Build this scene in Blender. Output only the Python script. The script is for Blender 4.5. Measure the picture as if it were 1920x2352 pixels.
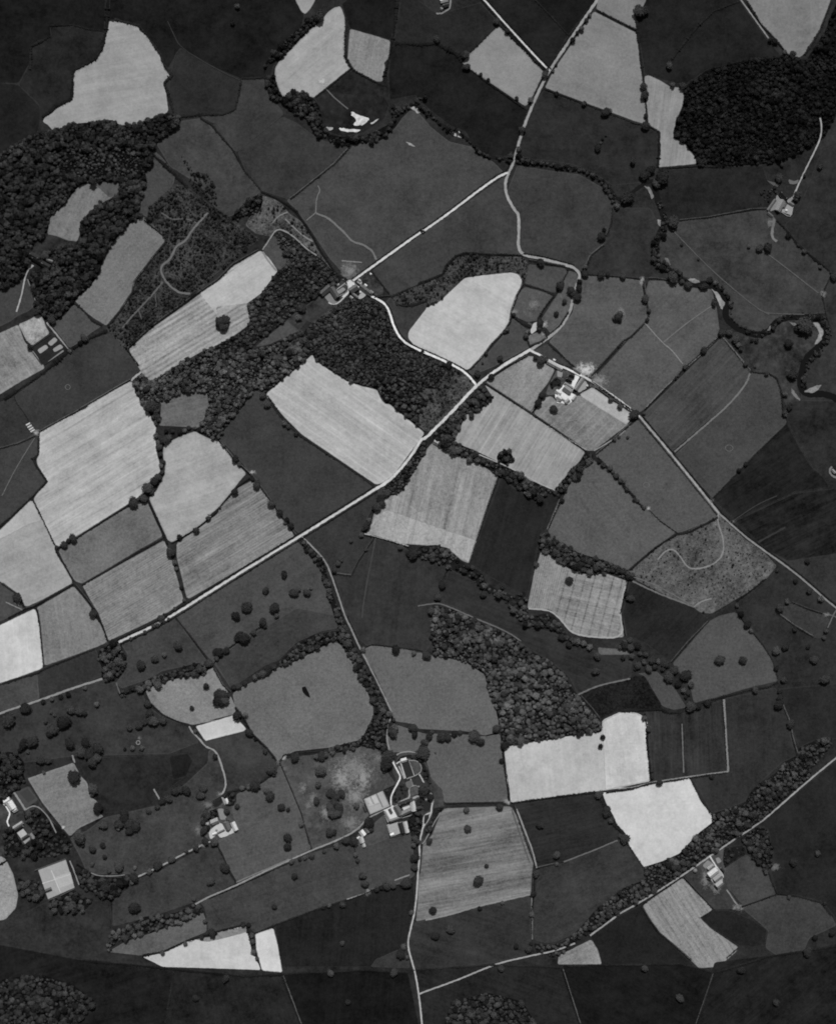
import bpy, math, random
import numpy as np
from mathutils import Vector
R = math.radians
random.seed(46); rng = np.random.default_rng(46)
sc = bpy.context.scene
for o in list(bpy.data.objects): bpy.data.objects.remove(o)

# ---------------------------------------------------------------- camera (vertical survey camera), sky, sun, exposure
H_CAM = 3290.0
cam = bpy.data.cameras.new('survey_camera'); cam_o = bpy.data.objects.new('survey_camera', cam)
sc.collection.objects.link(cam_o); cam_o.location = (0, 0, H_CAM); cam_o.rotation_euler = (0, 0, 0)
cam.sensor_fit = 'VERTICAL'; cam.sensor_height = 36.0; cam.lens = 36.0*H_CAM/2352.0
sc.cycles.filter_width = 1.9
cam.clip_start = 1.0; cam.clip_end = 60000.0
sc.camera = cam_o
SUN_EL, SUN_AZ = 51.0, 3.0            # sun stands over the top edge of the picture
w = bpy.data.worlds.new('World'); sc.world = w; w.use_nodes = True
nt = w.node_tree; nt.nodes.clear()
sky = nt.nodes.new('ShaderNodeTexSky'); sky.sky_type = 'NISHITA'; sky.sun_disc = False
sky.sun_elevation = R(SUN_EL); sky.sun_rotation = R(SUN_AZ)
bw = nt.nodes.new('ShaderNodeRGBToBW'); bg = nt.nodes.new('ShaderNodeBackground'); wo = nt.nodes.new('ShaderNodeOutputWorld')
nt.links.new(sky.outputs[0], bw.inputs[0]); nt.links.new(bw.outputs[0], bg.inputs[0]); nt.links.new(bg.outputs[0], wo.inputs[0])
bg.inputs[1].default_value = 0.06
sl = bpy.data.lights.new('sun', 'SUN'); sl.energy = 3.95; sl.angle = R(0.5); sl.color = (1, 1, 1)
slo = bpy.data.objects.new('sun', sl); sc.collection.objects.link(slo)
slo.rotation_euler = (-R(90-SUN_EL), 0, -R(SUN_AZ)); slo.location = (0, 800, 900)
vs = sc.view_settings; sc.display_settings.display_device = 'sRGB'
vs.view_transform = 'Standard'; vs.look = 'None'; vs.exposure = 0.0; vs.gamma = 1.0; vs.use_curve_mapping = False
KL = 1.22                              # what a flat grey of albedo 1 returns in this light

# ---------------------------------------------------------------- map sheets: every survey tile has its own corner and scale
TILES = {}
for c, x in zip('ABCD', (0, 480, 960, 1420)):
    for r, y in zip('01234', (0, 460, 920, 1380, 1780)):
        TILES[c+r] = (x, y, 3.472)
TILES.update(F1=(1220,810,10.85), F2=(720,620,10.85), F3=(1740,380,10.85), F4=(820,1720,7.891), F5=(440,1800,10.85), F6=(0,1800,8.68),
    F7=(1580,1940,10.85), F8=(50,560,10.85), F9=(40,730,10.85), FA=(1180,720,10.85), FB=(60,1960,10.85), FC=(980,0,17.36), FD=(1820,1020,17.36),
    FE=(1820,1370,17.36), FF=(800,1880,17.36), P=(0,0,1.0))
def px(s):                             # map string -> list of survey points (extra numbers are kept)
    t = None; out = []
    for tok in s.split():
        if tok in TILES: t = TILES[tok]; continue
        v = [float(q) for q in tok.split(',')]
        out.append((t[0]+v[0]/t[2], t[1]+v[1]/t[2]) + tuple(q/t[2] for q in v[2:]))
    return out
def W(p): return (p[0]-960.0, 1176.0-p[1])
def pts(s): return [W(p) for p in px(s)]

def lin(v):
    v = v/255.0
    return v/12.92 if v <= 0.04045 else ((v+0.055)/1.055)**2.4
def alb(v):                            # survey grey -> surface reflectance
    k = np.interp(v, (0, 28, 40, 55, 75, 95, 130, 165, 210), (1.05, 1.06, 1.10, 1.14, 1.21, 1.24, 1.08, .985, .99))
    return min(0.86, lin(min(250, v*k))/KL)

# ---------------------------------------------------------------- objects
C = sc.collection
def link(name, me, parent=None, loc=(0, 0, 0), rz=0.0, mat=None):
    o = bpy.data.objects.new(name, me); C.objects.link(o)
    o.location = loc; o.rotation_euler = (0, 0, rz)
    if parent is not None: o.parent = parent
    if mat is not None and me is not None and len(me.materials) == 0: me.materials.append(mat)
    return o
def tag(o, label=None, cat=None, group=None, kind=None):
    if label: o['label'] = label
    if cat: o['category'] = cat
    if group: o['group'] = group
    if kind: o['kind'] = kind
    return o
def mesh(name, v, f, smooth=False):
    me = bpy.data.meshes.new(name); me.from_pydata(v, [], f); me.update()
    if smooth: me.polygons.foreach_set('use_smooth', [True]*len(me.polygons))
    return me

# ---------------------------------------------------------------- materials
def nodes(name):
    m = bpy.data.materials.new(name); m.use_nodes = True
    n = m.node_tree; n.nodes.clear(); return m, n
def M(n, op, a, b=None, c=None):
    k = n.nodes.new('ShaderNodeMath'); k.operation = op
    for i, v in enumerate((a, b, c)):
        if v is None: continue
        if isinstance(v, (int, float)): k.inputs[i].default_value = v
        else: n.links.new(v, k.inputs[i])
    return k.outputs[0]
def noise(n, vec, scale, detail=3.0, rough=0.55):
    k = n.nodes.new('ShaderNodeTexNoise'); k.inputs['Scale'].default_value = scale
    k.inputs['Detail'].default_value = detail; k.inputs['Roughness'].default_value = rough
    n.links.new(vec, k.inputs['Vector']); return k.outputs['Fac']
def rotmap(n, vec, ang, sx, sy):
    k = n.nodes.new('ShaderNodeMapping'); k.vector_type = 'POINT'
    r = n.nodes.new('ShaderNodeVectorRotate'); r.rotation_type = 'Z_AXIS'; r.inputs['Angle'].default_value = -ang
    n.links.new(vec, r.inputs['Vector']); n.links.new(r.outputs[0], k.inputs['Vector'])
    k.inputs['Scale'].default_value = (sx, sy, 1); return k.outputs[0]
def finish(n, val, rough=1.0, bump=None, alpha=None, soft=0.0):
    d = n.nodes.new('ShaderNodeBsdfDiffuse'); d.inputs['Roughness'].default_value = 0.0
    o = n.nodes.new('ShaderNodeOutputMaterial')
    cmb = n.nodes.new('ShaderNodeCombineColor')
    for i in range(3): n.links.new(val, cmb.inputs[i])
    n.links.new(cmb.outputs[0], d.inputs[0])
    if bump is not None:
        b = n.nodes.new('ShaderNodeBump'); b.inputs['Strength'].default_value = bump[1]; b.inputs['Distance'].default_value = bump[2]
        n.links.new(bump[0], b.inputs['Height']); n.links.new(b.outputs[0], d.inputs['Normal'])
    if soft > 0:                       # leaves lie flat to the light: the mass shades as a canopy, some light comes through
        nn = n.nodes.new('ShaderNodeNewGeometry').outputs['Normal']; mv = n.nodes.new('ShaderNodeMix'); mv.data_type = 'VECTOR'
        mv.inputs['Factor'].default_value = soft; n.links.new(nn, mv.inputs[4]); mv.inputs[5].default_value = (0, 0.15, 1)
        nm = n.nodes.new('ShaderNodeVectorMath'); nm.operation = 'NORMALIZE'; n.links.new(mv.outputs[1], nm.inputs[0]); n.links.new(nm.outputs[0], d.inputs['Normal'])
        tl = n.nodes.new('ShaderNodeBsdfTranslucent'); n.links.new(cmb.outputs[0], tl.inputs[0]); mx = n.nodes.new('ShaderNodeMixShader'); mx.inputs[0].default_value = .22
        n.links.new(d.outputs[0], mx.inputs[1]); n.links.new(tl.outputs[0], mx.inputs[2]); n.links.new(mx.outputs[0], o.inputs[0])
    elif alpha is None: n.links.new(d.outputs[0], o.inputs[0])
    else:
        t = n.nodes.new('ShaderNodeBsdfTransparent'); mx = n.nodes.new('ShaderNodeMixShader')
        n.links.new(alpha, mx.inputs[0]); n.links.new(t.outputs[0], mx.inputs[1]); n.links.new(d.outputs[0], mx.inputs[2]); n.links.new(mx.outputs[0], o.inputs[0])
def sg(n, f, amp):                     # noise fac -> signed contribution
    return M(n, 'MULTIPLY', M(n, 'SUBTRACT', f, 0.5), 2*amp)
_mc = {}
def field_mat(tone, ang=0.0, streak=0.0, mott=0.07, grain=0.10, lines=0.0, period=5.0, patch=0.0, psc=0.03, tram=None, cross=0.0):
    key = (tone, ang, streak, mott, grain, lines, period, patch, psc, tram, cross)
    if key in _mc: return _mc[key]
    grain *= 1.5; mott = max(mott, .045)*(1.4 if tone > 140 else 1.2 if tone > 60 else 1.75)
    m, n = nodes('field_ground'); g = n.nodes.new('ShaderNodeNewGeometry').outputs['Position']
    v = M(n, 'ADD', 1.0, sg(n, noise(n, g, 0.012, 5, 0.65), mott*(5.6 if tone < 110 else 6.0)))
    v = M(n, 'ADD', v, sg(n, noise(n, g, 0.06, 4, 0.7), mott*3.6))
    v = M(n, 'ADD', v, sg(n, noise(n, g, 0.34, 3, 0.75), grain*3.6))
    v = M(n, 'ADD', v, sg(n, noise(n, g, 0.15, 3, 0.7), grain*3.4))
    a = -R(ang)                        # picture angles run clockwise
    if streak > 0:
        v = M(n, 'ADD', v, sg(n, noise(n, rotmap(n, g, a, 0.0035, 0.06), 1.0, 5, 0.7), streak*6.4))
        v = M(n, 'ADD', v, sg(n, noise(n, rotmap(n, g, a, 0.012, 0.28), 1.0, 3, 0.65), streak*3.6))
    if cross > 0:
        v = M(n, 'ADD', v, sg(n, noise(n, rotmap(n, g, a+1.57, 0.004, 0.09), 1.0, 4, 0.65), cross*4.0))
    if tram:                           # wheel lines
        k = n.nodes.new('ShaderNodeTexWave'); k.wave_type = 'BANDS'; k.bands_direction = 'Y'; k.inputs['Scale'].default_value = 1.0; k.inputs['Distortion'].default_value = 0.0
        n.links.new(rotmap(n, g, -R(tram[0]), 0.0, 0.314/tram[1]), k.inputs['Vector'])
        v = M(n, 'ADD', v, M(n, 'MULTIPLY', M(n, 'POWER', k.outputs['Fac'], 14.0), M(n, 'MULTIPLY', noise(n, g, 0.02, 2), 2*tram[2])))
    if lines > 0:
        k = n.nodes.new('ShaderNodeTexWave'); k.wave_type = 'BANDS'; k.bands_direction = 'Y'; k.inputs['Scale'].default_value = 1.0
        k.inputs['Distortion'].default_value = 0.7; k.inputs['Detail'].default_value = 2
        n.links.new(rotmap(n, g, a, 0.02, 0.314/period), k.inputs['Vector'])
        msk = noise(n, g, 0.02, 2, 0.5)
        v = M(n, 'ADD', v, M(n, 'MULTIPLY', sg(n, k.outputs['Fac'], lines*1.4), M(n, 'MULTIPLY', msk, 2.0)))
    if patch > 0:                      # bleached tussocks and bare patches
        p = noise(n, g, psc, 5, 0.72)
        p = M(n, 'MAXIMUM', M(n, 'MULTIPLY', M(n, 'SUBTRACT', p, 0.52), 6.0), 0.0)
        v = M(n, 'ADD', v, M(n, 'MULTIPLY', M(n, 'MINIMUM', p, 1.4), patch))
    dk = noise(n, g, 0.022, 3, 0.5)    # damp hollows
    v = M(n, 'SUBTRACT', v, M(n, 'MULTIPLY', M(n, 'MAXIMUM', M(n, 'SUBTRACT', dk, 0.60), 0.0), 1.1 if tone < 120 else 0.7))
    at = n.nodes.new('ShaderNodeAttribute'); at.attribute_name = 'edge'; e = at.outputs['Fac']
    e = M(n, 'ADD', e, sg(n, noise(n, g, 0.16, 4, 0.7), 0.45))
    head = M(n, 'MINIMUM', M(n, 'MAXIMUM', M(n, 'MULTIPLY', M(n, 'SUBTRACT', 1.0, e), 1.3), 0.0), 1.0)      # headland
    v = M(n, 'MULTIPLY', v, M(n, 'ADD', 1.0, M(n, 'MULTIPLY', head, random.choice((-.10, .06, .12) if tone > 100 else (-.12, .12, .2)))))
    v = M(n, 'MAXIMUM', M(n, 'MULTIPLY', v, alb(tone)), 0.004)
    gr = M(n, 'MINIMUM', M(n, 'MAXIMUM', M(n, 'MULTIPLY', M(n, 'SUBTRACT', 0.34, e), 3.0), 0.0), 0.85)      # rough grass margin
    mx = n.nodes.new('ShaderNodeMix'); mx.data_type = 'FLOAT'; n.links.new(gr, mx.inputs[0]); n.links.new(v, mx.inputs[2]); mx.inputs[3].default_value = alb(tone*.55+34)
    finish(n, mx.outputs[0]); _mc[key] = m; return m
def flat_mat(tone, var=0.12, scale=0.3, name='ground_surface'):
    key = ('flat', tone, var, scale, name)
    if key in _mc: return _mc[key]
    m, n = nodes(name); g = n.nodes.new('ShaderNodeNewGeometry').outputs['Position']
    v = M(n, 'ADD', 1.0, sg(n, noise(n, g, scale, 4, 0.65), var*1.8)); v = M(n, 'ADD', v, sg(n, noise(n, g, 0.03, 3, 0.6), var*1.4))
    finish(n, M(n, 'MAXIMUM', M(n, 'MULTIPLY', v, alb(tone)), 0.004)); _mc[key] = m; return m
def worn_mat(tone):                    # trodden ground that thins out into the grass
    key = ('worn', tone)
    if key in _mc: return _mc[key]
    m, n = nodes('worn_ground'); tc = n.nodes.new('ShaderNodeTexCoord').outputs['Object']; g = n.nodes.new('ShaderNodeNewGeometry').outputs['Position']
    ln = n.nodes.new('ShaderNodeVectorMath'); ln.operation = 'LENGTH'; n.links.new(tc, ln.inputs[0])
    a = M(n, 'SUBTRACT', 1.0, ln.outputs['Value'])
    a = M(n, 'ADD', M(n, 'MULTIPLY', a, 1.7), sg(n, noise(n, g, 0.13, 7, 0.82), 2.3))
    a = M(n, 'MULTIPLY', M(n, 'MINIMUM', M(n, 'MAXIMUM', M(n, 'SUBTRACT', a, 0.55), 0.0), 1.0), M(n, 'GREATER_THAN', 1.0, ln.outputs['Value']))
    a = M(n, 'MULTIPLY', a, 0.78)
    v = M(n, 'MULTIPLY', M(n, 'ADD', 1.0, sg(n, noise(n, g, 0.3, 3, 0.6), 0.2)), alb(tone))
    finish(n, v, alpha=a); _mc[key] = m; return m
def leaf_mat(name, a0, a1, sca=0.35, soft=0.5):
    m, n = nodes(name); oi = n.nodes.new('ShaderNodeObjectInfo'); g = n.nodes.new('ShaderNodeNewGeometry').outputs['Position']
    v = M(n, 'ADD', a0, M(n, 'MULTIPLY', oi.outputs['Random'], a1-a0))
    v = M(n, 'MULTIPLY', v, M(n, 'ADD', 1.0, sg(n, noise(n, g, sca, 3, 0.7), 0.8)))
    v = M(n, 'MULTIPLY', v, M(n, 'ADD', 1.0, sg(n, noise(n, g, 0.014, 3, 0.6), 0.9)))
    finish(n, M(n, 'MAXIMUM', v, 0.008), soft=soft); return m
LEAF = leaf_mat('tree_foliage', 0.024, 0.064, .35, .25)
WOODLEAF = leaf_mat('wood_foliage', 0.026, 0.155, .3, .72)
LEAF_PALE = leaf_mat('blossom_foliage', 0.12, 0.17)
SCRUB = leaf_mat('scrub_foliage', 0.014, 0.046)
MIDLEAF = leaf_mat('coppice_foliage', 0.018, 0.105, .3, .72)
BLACKLEAF = leaf_mat('conifer_foliage', 0.007, 0.036, .3, .7)
DARKLEAF = leaf_mat('dark_wood_foliage', 0.013, 0.074, .3, .72)  # lower leaf reflectance for the dark woods
HEDGE = leaf_mat('hedge_foliage', 0.013, 0.024, 0.2, 0.2)
def bark_mat():
    m, n = nodes('bark'); g = n.nodes.new('ShaderNodeNewGeometry').outputs['Position']
    finish(n, M(n, 'MULTIPLY', M(n, 'ADD', 1.0, sg(n, noise(n, g, 3.0, 4), 0.5)), 0.07)); return m
BARK = bark_mat()
def water_mat():
    m, n = nodes('river_water'); g = n.nodes.new('ShaderNodeNewGeometry').outputs['Position']
    p = n.nodes.new('ShaderNodeBsdfPrincipled'); o = n.nodes.new('ShaderNodeOutputMaterial')
    p.inputs['Base Color'].default_value = (0.006, 0.006, 0.006, 1); p.inputs['Roughness'].default_value = 0.25; p.inputs['Specular IOR Level'].default_value = 0.12
    b = n.nodes.new('ShaderNodeBump'); b.inputs['Strength'].default_value = 0.25; b.inputs['Distance'].default_value = 0.3
    n.links.new(noise(n, g, 0.5, 4, 0.6), b.inputs['Height']); n.links.new(b.outputs[0], p.inputs['Normal']); n.links.new(p.outputs[0], o.inputs[0]); return m
WATER = water_mat()
def roof_mat(tone):
    key = ('roof', tone)
    if key in _mc: return _mc[key]
    m, n = nodes('slate_roof'); tc = n.nodes.new('ShaderNodeTexCoord').outputs['Object']
    k = n.nodes.new('ShaderNodeTexBrick'); k.inputs['Scale'].default_value = 1.6
    k.inputs['Color1'].default_value = (1, 1, 1, 1); k.inputs['Color2'].default_value = (.72, .72, .72, 1); k.inputs['Mortar'].default_value = (.45, .45, .45, 1); k.inputs['Mortar Size'].default_value = .03
    n.links.new(tc, k.inputs['Vector']); b = n.nodes.new('ShaderNodeRGBToBW'); n.links.new(k.outputs['Color'], b.inputs[0])
    v = M(n, 'MULTIPLY', b.outputs[0], M(n, 'ADD', 1.0, sg(n, noise(n, tc, 0.35, 4, 0.7), 0.35)))
    finish(n, M(n, 'MULTIPLY', v, min(.85, alb(tone)*1.42))); _mc[key] = m; return m
WALLM = flat_mat(170, 0.2, 0.8, 'stone_wall'); GLASS = flat_mat(35, 0.1, 1.0, 'window_glass'); DOORM = flat_mat(70, 0.1, 1.0, 'painted_door')

# ---------------------------------------------------------------- flat ground pieces
_z = [0.10]
def nz(d=0.003): _z[0] += d; return _z[0]
def chaikin(p, r=0.16):
    out = []
    for i in range(len(p)):
        a, b = p[i], p[(i+1) % len(p)]
        L = math.hypot(b[0]-a[0], b[1]-a[1]); q = min(r, 3.2/max(L, 1e-6))
        out += [(a[0]+(b[0]-a[0])*q, a[1]+(b[1]-a[1])*q), (a[0]+(b[0]-a[0])*(1-q), a[1]+(b[1]-a[1])*(1-q))]
    return out
def spill(p):                          # land goes on beyond the picture edge
    out = []; n = len(p)
    def side(q):
        if q[0] <= 13: return (-160, 0)
        if q[0] >= 1913: return (160, 0)
        if q[1] <= 4: return (0, -160)
        if q[1] >= 2345: return (0, 160)
        return None
    for i in range(n):
        a, b = p[i], p[(i+1) % n]; sa, sb = side(a), side(b)
        out.append(a)
        if sa and sb: out += [(a[0]+sa[0], a[1]+sa[1]), (b[0]+sb[0], b[1]+sb[1])]
    return out
def simple(q):                         # True when the ring does not cross itself
    A = np.array(q); Bq = np.roll(A, -1, 0); n = len(A)
    def cr(o, a, b): return (a[..., 0]-o[..., 0])*(b[..., 1]-o[..., 1])-(a[..., 1]-o[..., 1])*(b[..., 0]-o[..., 0])
    a, b, c, d = A[:, None], Bq[:, None], A[None], Bq[None]
    X = (cr(a, b, c)*cr(a, b, d) < 0) & (cr(c, d, a)*cr(c, d, b) < 0)
    k = np.arange(n); X[k, k] = X[k, (k+1) % n] = X[(k+1) % n, k] = False
    return not X.any()
def edge_attr(me, vals):
    a = me.attributes.new('edge', 'FLOAT', 'POINT'); a.data.foreach_set('value', np.array(vals, dtype=np.float32))
def sheet(name, s, mat, label, cat, z=None, smooth=True, jag=0.28, inset=0.0):
    p = [(q[0], q[1]) for q in px(s)]; p = spill(p); p = [W(q) for q in p]
    if smooth: p = chaikin(p)
    q = []
    for i in range(len(p)):
        a, b = p[i], p[(i+1) % len(p)]; L = math.hypot(b[0]-a[0], b[1]-a[1]); k = max(1, min(200, int(L/(4.0 if jag > 0 else 1e9))))
        if L < .6 and len(p) > 8: continue
        for j in range(k): q.append((a[0]+(b[0]-a[0])*j/k, a[1]+(b[1]-a[1])*j/k))
    p = q
    if sum(p[i-1][0]*p[i][1]-p[i][0]*p[i-1][1] for i in range(len(p))) < 0: p = p[::-1]
    cx = sum(q[0] for q in p)/len(p); cy = sum(q[1] for q in p)/len(p); n = len(p)
    p = [(x-cx, y-cy) for x, y in p]; inner = None
    th = inset
    while th > 1.0 and inner is None:
        c = []
        for i in range(n):
            a, m_, b = p[i-3], p[i], p[(i+3) % n]; dx, dy = b[0]-a[0], b[1]-a[1]; L = math.hypot(dx, dy) or 1
            c.append((m_[0]-dy/L*th, m_[1]+dx/L*th))
        if simple(c): inner = c
        th *= .6
    o = [(x+random.uniform(-jag, jag), y+random.uniform(-jag, jag)) for x, y in p]
    z = nz() if z is None else z
    if inner is None:
        me = mesh(name, [(x, y, 0) for x, y in o], [tuple(range(n))]); edge_attr(me, [1.0]*n)
    else:
        me = mesh(name, [(x, y, 0) for x, y in o+inner], [tuple(range(n, 2*n))]+[(i, (i+1) % n, n+(i+1) % n, n+i) for i in range(n)]); edge_attr(me, [0.0]*n+[1.0]*n)
    return tag(link(name, me, None, (cx, cy, z), 0, mat), label, cat, None, 'structure')
def resample(p, step, closed=False):
    if closed: p = list(p)+[p[0]]
    out = [p[0]]
    for a, b in zip(p, p[1:]):
        L = math.hypot(b[0]-a[0], b[1]-a[1]); k = max(1, int(round(L/step)))
        for i in range(1, k+1): out.append((a[0]+(b[0]-a[0])*i/k, a[1]+(b[1]-a[1])*i/k))
    return out
def smooth_line(p, it=2):
    for _ in range(it):
        q = [p[0]]
        for a, b in zip(p, p[1:]): q += [(a[0]*.75+b[0]*.25, a[1]*.75+b[1]*.25), (a[0]*.25+b[0]*.75, a[1]*.25+b[1]*.75)]
        q.append(p[-1]); p = q
    return p
def normals(p):
    out = []
    for i in range(len(p)):
        a, b = p[max(0, i-1)], p[min(len(p)-1, i+1)]; dx, dy = b[0]-a[0], b[1]-a[1]; L = math.hypot(dx, dy) or 1
        out.append((-dy/L, dx/L))
    return out
CLEAR = []
def ribbon(name, s, width, mat, label, cat, jit=0.12, z=None, ends=None):
    p = smooth_line(pts(s)) if isinstance(s, str) else s
    p = resample(p, 4.0); nn = normals(p); z = nz() if z is None else z
    if name in ('road', 'lane', 'path', 'track', 'drive'): CLEAR.append((np.array(p), width/2))
    v = []; f = []
    for i, (q, m_) in enumerate(zip(p, nn)):
        a = width/2*(1+random.uniform(-jit, jit)); b = width/2*(1+random.uniform(-jit, jit))
        v += [(q[0]+m_[0]*a, q[1]+m_[1]*a, z), (q[0]-m_[0]*b, q[1]-m_[1]*b, z)]
        if i: f.append((2*i-2, 2*i-1, 2*i+1, 2*i))
    me = mesh(name, v, f)
    if me.polygons[0].normal.z < 0: me.flip_normals()
    return tag(link(name, me, None, (0, 0, 0), 0, mat), label, cat, None, 'structure')
def worn(s, tone, label):
    for q in px(s):
        x, y = W(q); a = q[2]; b = q[3] if len(q) > 3 else a
        rot = -R(q[4]*3.472) if len(q) > 4 else 0
        n = 40; me = mesh('worn_ground', [(math.cos(2*math.pi*i/n), math.sin(2*math.pi*i/n), 0) for i in range(n)], [tuple(range(n))])
        o = link('worn_ground', me, None, (x, y, nz()), rot, worn_mat(tone)); o.scale = (a*1.25, b*1.25, 1)
        tag(o, label, 'worn ground', None, 'structure')

# ---------------------------------------------------------------- hedges
def hedge_mesh(p, w_, h_, step=2.2):
    p = resample(p, step); nn = normals(p); v = []; f = []; N = 6
    ph = random.uniform(0, 99); k = 0
    for i, (q, m_) in enumerate(zip(p, nn)):
        lf = math.sin(i*.13+ph)*math.sin(i*.071+2*ph); s = 0.9+.42*lf+random.uniform(-.3, .4); hh = h_*(0.9+.35*lf+random.uniform(-.25, .35)); off = random.uniform(-.5, .5)
        if random.random() < .07: s *= random.uniform(1.3, 2.0); hh *= 1.5
        e = 0.35 if i in (0, len(p)-1) else 1.0
        for (t, zz) in ((-.5, 0), (-.52, .55), (-.24, .95), (.2, 1.0), (.5, .58), (.5, 0)):
            d = (t*w_*s+off)*1.0+random.uniform(-.25, .25)
            v.append((q[0]+m_[0]*d, q[1]+m_[1]*d, max(0.0, zz*hh*e+random.uniform(-.2, .2)*(zz > 0))))
        if i:
            for j in range(N-1): f.append((k-N+j, k-N+j+1, k+j+1, k+j))
        k += N
    f.append((5, 4, 3, 2, 1, 0)); f.append(tuple(k-6+j for j in range(6)))
    # leaf sprays that break the outline
    for q, m_ in zip(p, nn):
        for _ in range(4):
            d = random.uniform(-.75, .75)*w_; x, y = q[0]+m_[0]*d+random.uniform(-1, 1), q[1]+m_[1]*d+random.uniform(-1, 1); z0 = h_*random.uniform(.35, 1.15); r_ = random.uniform(.4, .9)
            a = random.uniform(0, 6.3); b = random.uniform(-.6, .6); n0 = len(v)
            for (ca, sa) in ((1, 0), (0, 1), (-1, 0), (0, -1)):
                v.append((x+r_*(ca*math.cos(a)-sa*math.sin(a)), y+r_*(ca*math.sin(a)+sa*math.cos(a)), z0+b*r_*ca))
            f.append((n0, n0+1, n0+2, n0+3))
    return mesh('hedge', v, f)
_hn = [0]
def hedge(s, label, w_=3.4, h_=2.6, closed=False, sunlit_bank=0):
    p = pts(s) if isinstance(s, str) else s
    if closed: p = p+[p[0]]
    tag(link('hedge', hedge_mesh(p, w_*.86, h_*.85), None, (0, 0, 0), 0, HEDGE), label, 'hedge', 'field hedges')
    if sunlit_bank and w_ < 4.2:  # sunlight on the hedge bank, painted as a paler strip
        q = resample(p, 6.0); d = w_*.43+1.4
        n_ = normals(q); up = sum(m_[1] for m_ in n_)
        ribbon('sunlit_bank', offset_line(q, d if up > 0 else -d), 1.7, flat_mat(sunlit_bank, .25, .1, 'sunlit_bank_grass'), 'painted sunlit bank beside the '+' '.join(label.split()[-10:]), 'sunlit_bank', .5)
def offset_line(p, d):
    nn = normals(p); return [(q[0]+m_[0]*d, q[1]+m_[1]*d) for q, m_ in zip(p, nn)]
def wall(s, label, w_=1.2, h_=2.6, closed=False, mat=None):
    p = pts(s)
    if closed: p = p+[p[0]]
    v = []; f = []
    nn = []
    for i in range(len(p)):
        a = p[i-1] if i else (p[-2] if closed else p[i]); b = p[i+1] if i < len(p)-1 else (p[1] if closed else p[i])
        def un(u, w2): L = math.hypot(w2[0]-u[0], w2[1]-u[1]) or 1; return ((w2[0]-u[0])/L, (w2[1]-u[1])/L)
        t1 = un(a, p[i]) if a != p[i] else un(p[i], b); t2 = un(p[i], b) if b != p[i] else t1
        tx, ty = t1[0]+t2[0], t1[1]+t2[1]; L = math.hypot(tx, ty) or 1; tx, ty = tx/L, ty/L
        c = max(.5, tx*t1[0]+ty*t1[1]); nn.append((-ty/c, tx/c))
    for i, (q, m_) in enumerate(zip(p, nn)):
        for (d, z) in ((.5, 0), (.5, h_), (-.5, h_), (-.5, 0)): v.append((q[0]+m_[0]*d*w_, q[1]+m_[1]*d*w_, z))
        if i:
            k = 4*i
            for j in range(3): f.append((k-4+j, k-3+j, k+1+j, k+j))
    if not closed: f += [(0, 1, 2, 3), (4*len(p)-1, 4*len(p)-2, 4*len(p)-3, 4*len(p)-4)]
    tag(link('garden_wall', mesh('garden_wall', v, f), None, (0, 0, 0), 0, mat or WALLM), label, 'wall')

# ---------------------------------------------------------------- trees
def ico(sub):
    import bmesh
    bm = bmesh.new(); bmesh.ops.create_icosphere(bm, subdivisions=sub, radius=1.0)
    v = np.array([q.co[:] for q in bm.verts]); f = [tuple(x.index for x in q.verts) for q in bm.faces]; bm.free(); return v, f
def crown_mesh(seed, nleaf=520, sub=3, flat=0.8, lump=0.20):
    r = np.random.default_rng(seed); v, f = ico(sub)
    lobes = r.normal(size=(22, 3)); lobes /= np.linalg.norm(lobes, axis=1)[:, None]; lobes[:, 2] = np.abs(lobes[:, 2])*.8
    big = r.normal(size=(4, 3)); big[:, 2] *= .4; big /= np.linalg.norm(big, axis=1)[:, None]; amp = r.uniform(-.16, .26, 4)
    def rad(d):
        lowf = (np.clip(d @ big.T, 0, 1)**3 * amp).sum(1)
        dots = np.clip(d @ lobes.T, 0, 1)
        return 0.68+lowf+lump*np.max(dots**14, axis=1)+0.05*np.sin(d[:, 0]*9+seed)*np.cos(d[:, 1]*8)
    vv = v*rad(v)[:, None]; vv += r.normal(scale=.045, size=vv.shape)
    vv[:, 2] = np.where(vv[:, 2] < -.35, -.35+(vv[:, 2]+.35)*.3, vv[:, 2])*flat
    V = [tuple(q) for q in vv]; F = list(f)
    d = r.normal(size=(nleaf, 3)); d[:, 2] = np.where(d[:, 2] < -.3, -d[:, 2], d[:, 2]); d /= np.linalg.norm(d, axis=1)[:, None]
    rr = rad(d)*r.uniform(.84, 1.26, nleaf)
    for q, s in zip(d, rr):
        c = q*s; c[2] *= flat
        n_ = q+r.normal(scale=.55, size=3); n_ /= np.linalg.norm(n_); a = np.cross(n_, r.normal(size=3)); a /= np.linalg.norm(a); b = np.cross(n_, a)
        h = r.uniform(.08, .24); k = len(V)
        for (x, y) in ((1, .1), (.1, 1), (-1, -.1), (-.1, -1)): V.append(tuple(c+a*x*h+b*y*h*.8))
        F.append((k, k+1, k+2, k+3))
    return mesh('crown', V, F)
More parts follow.
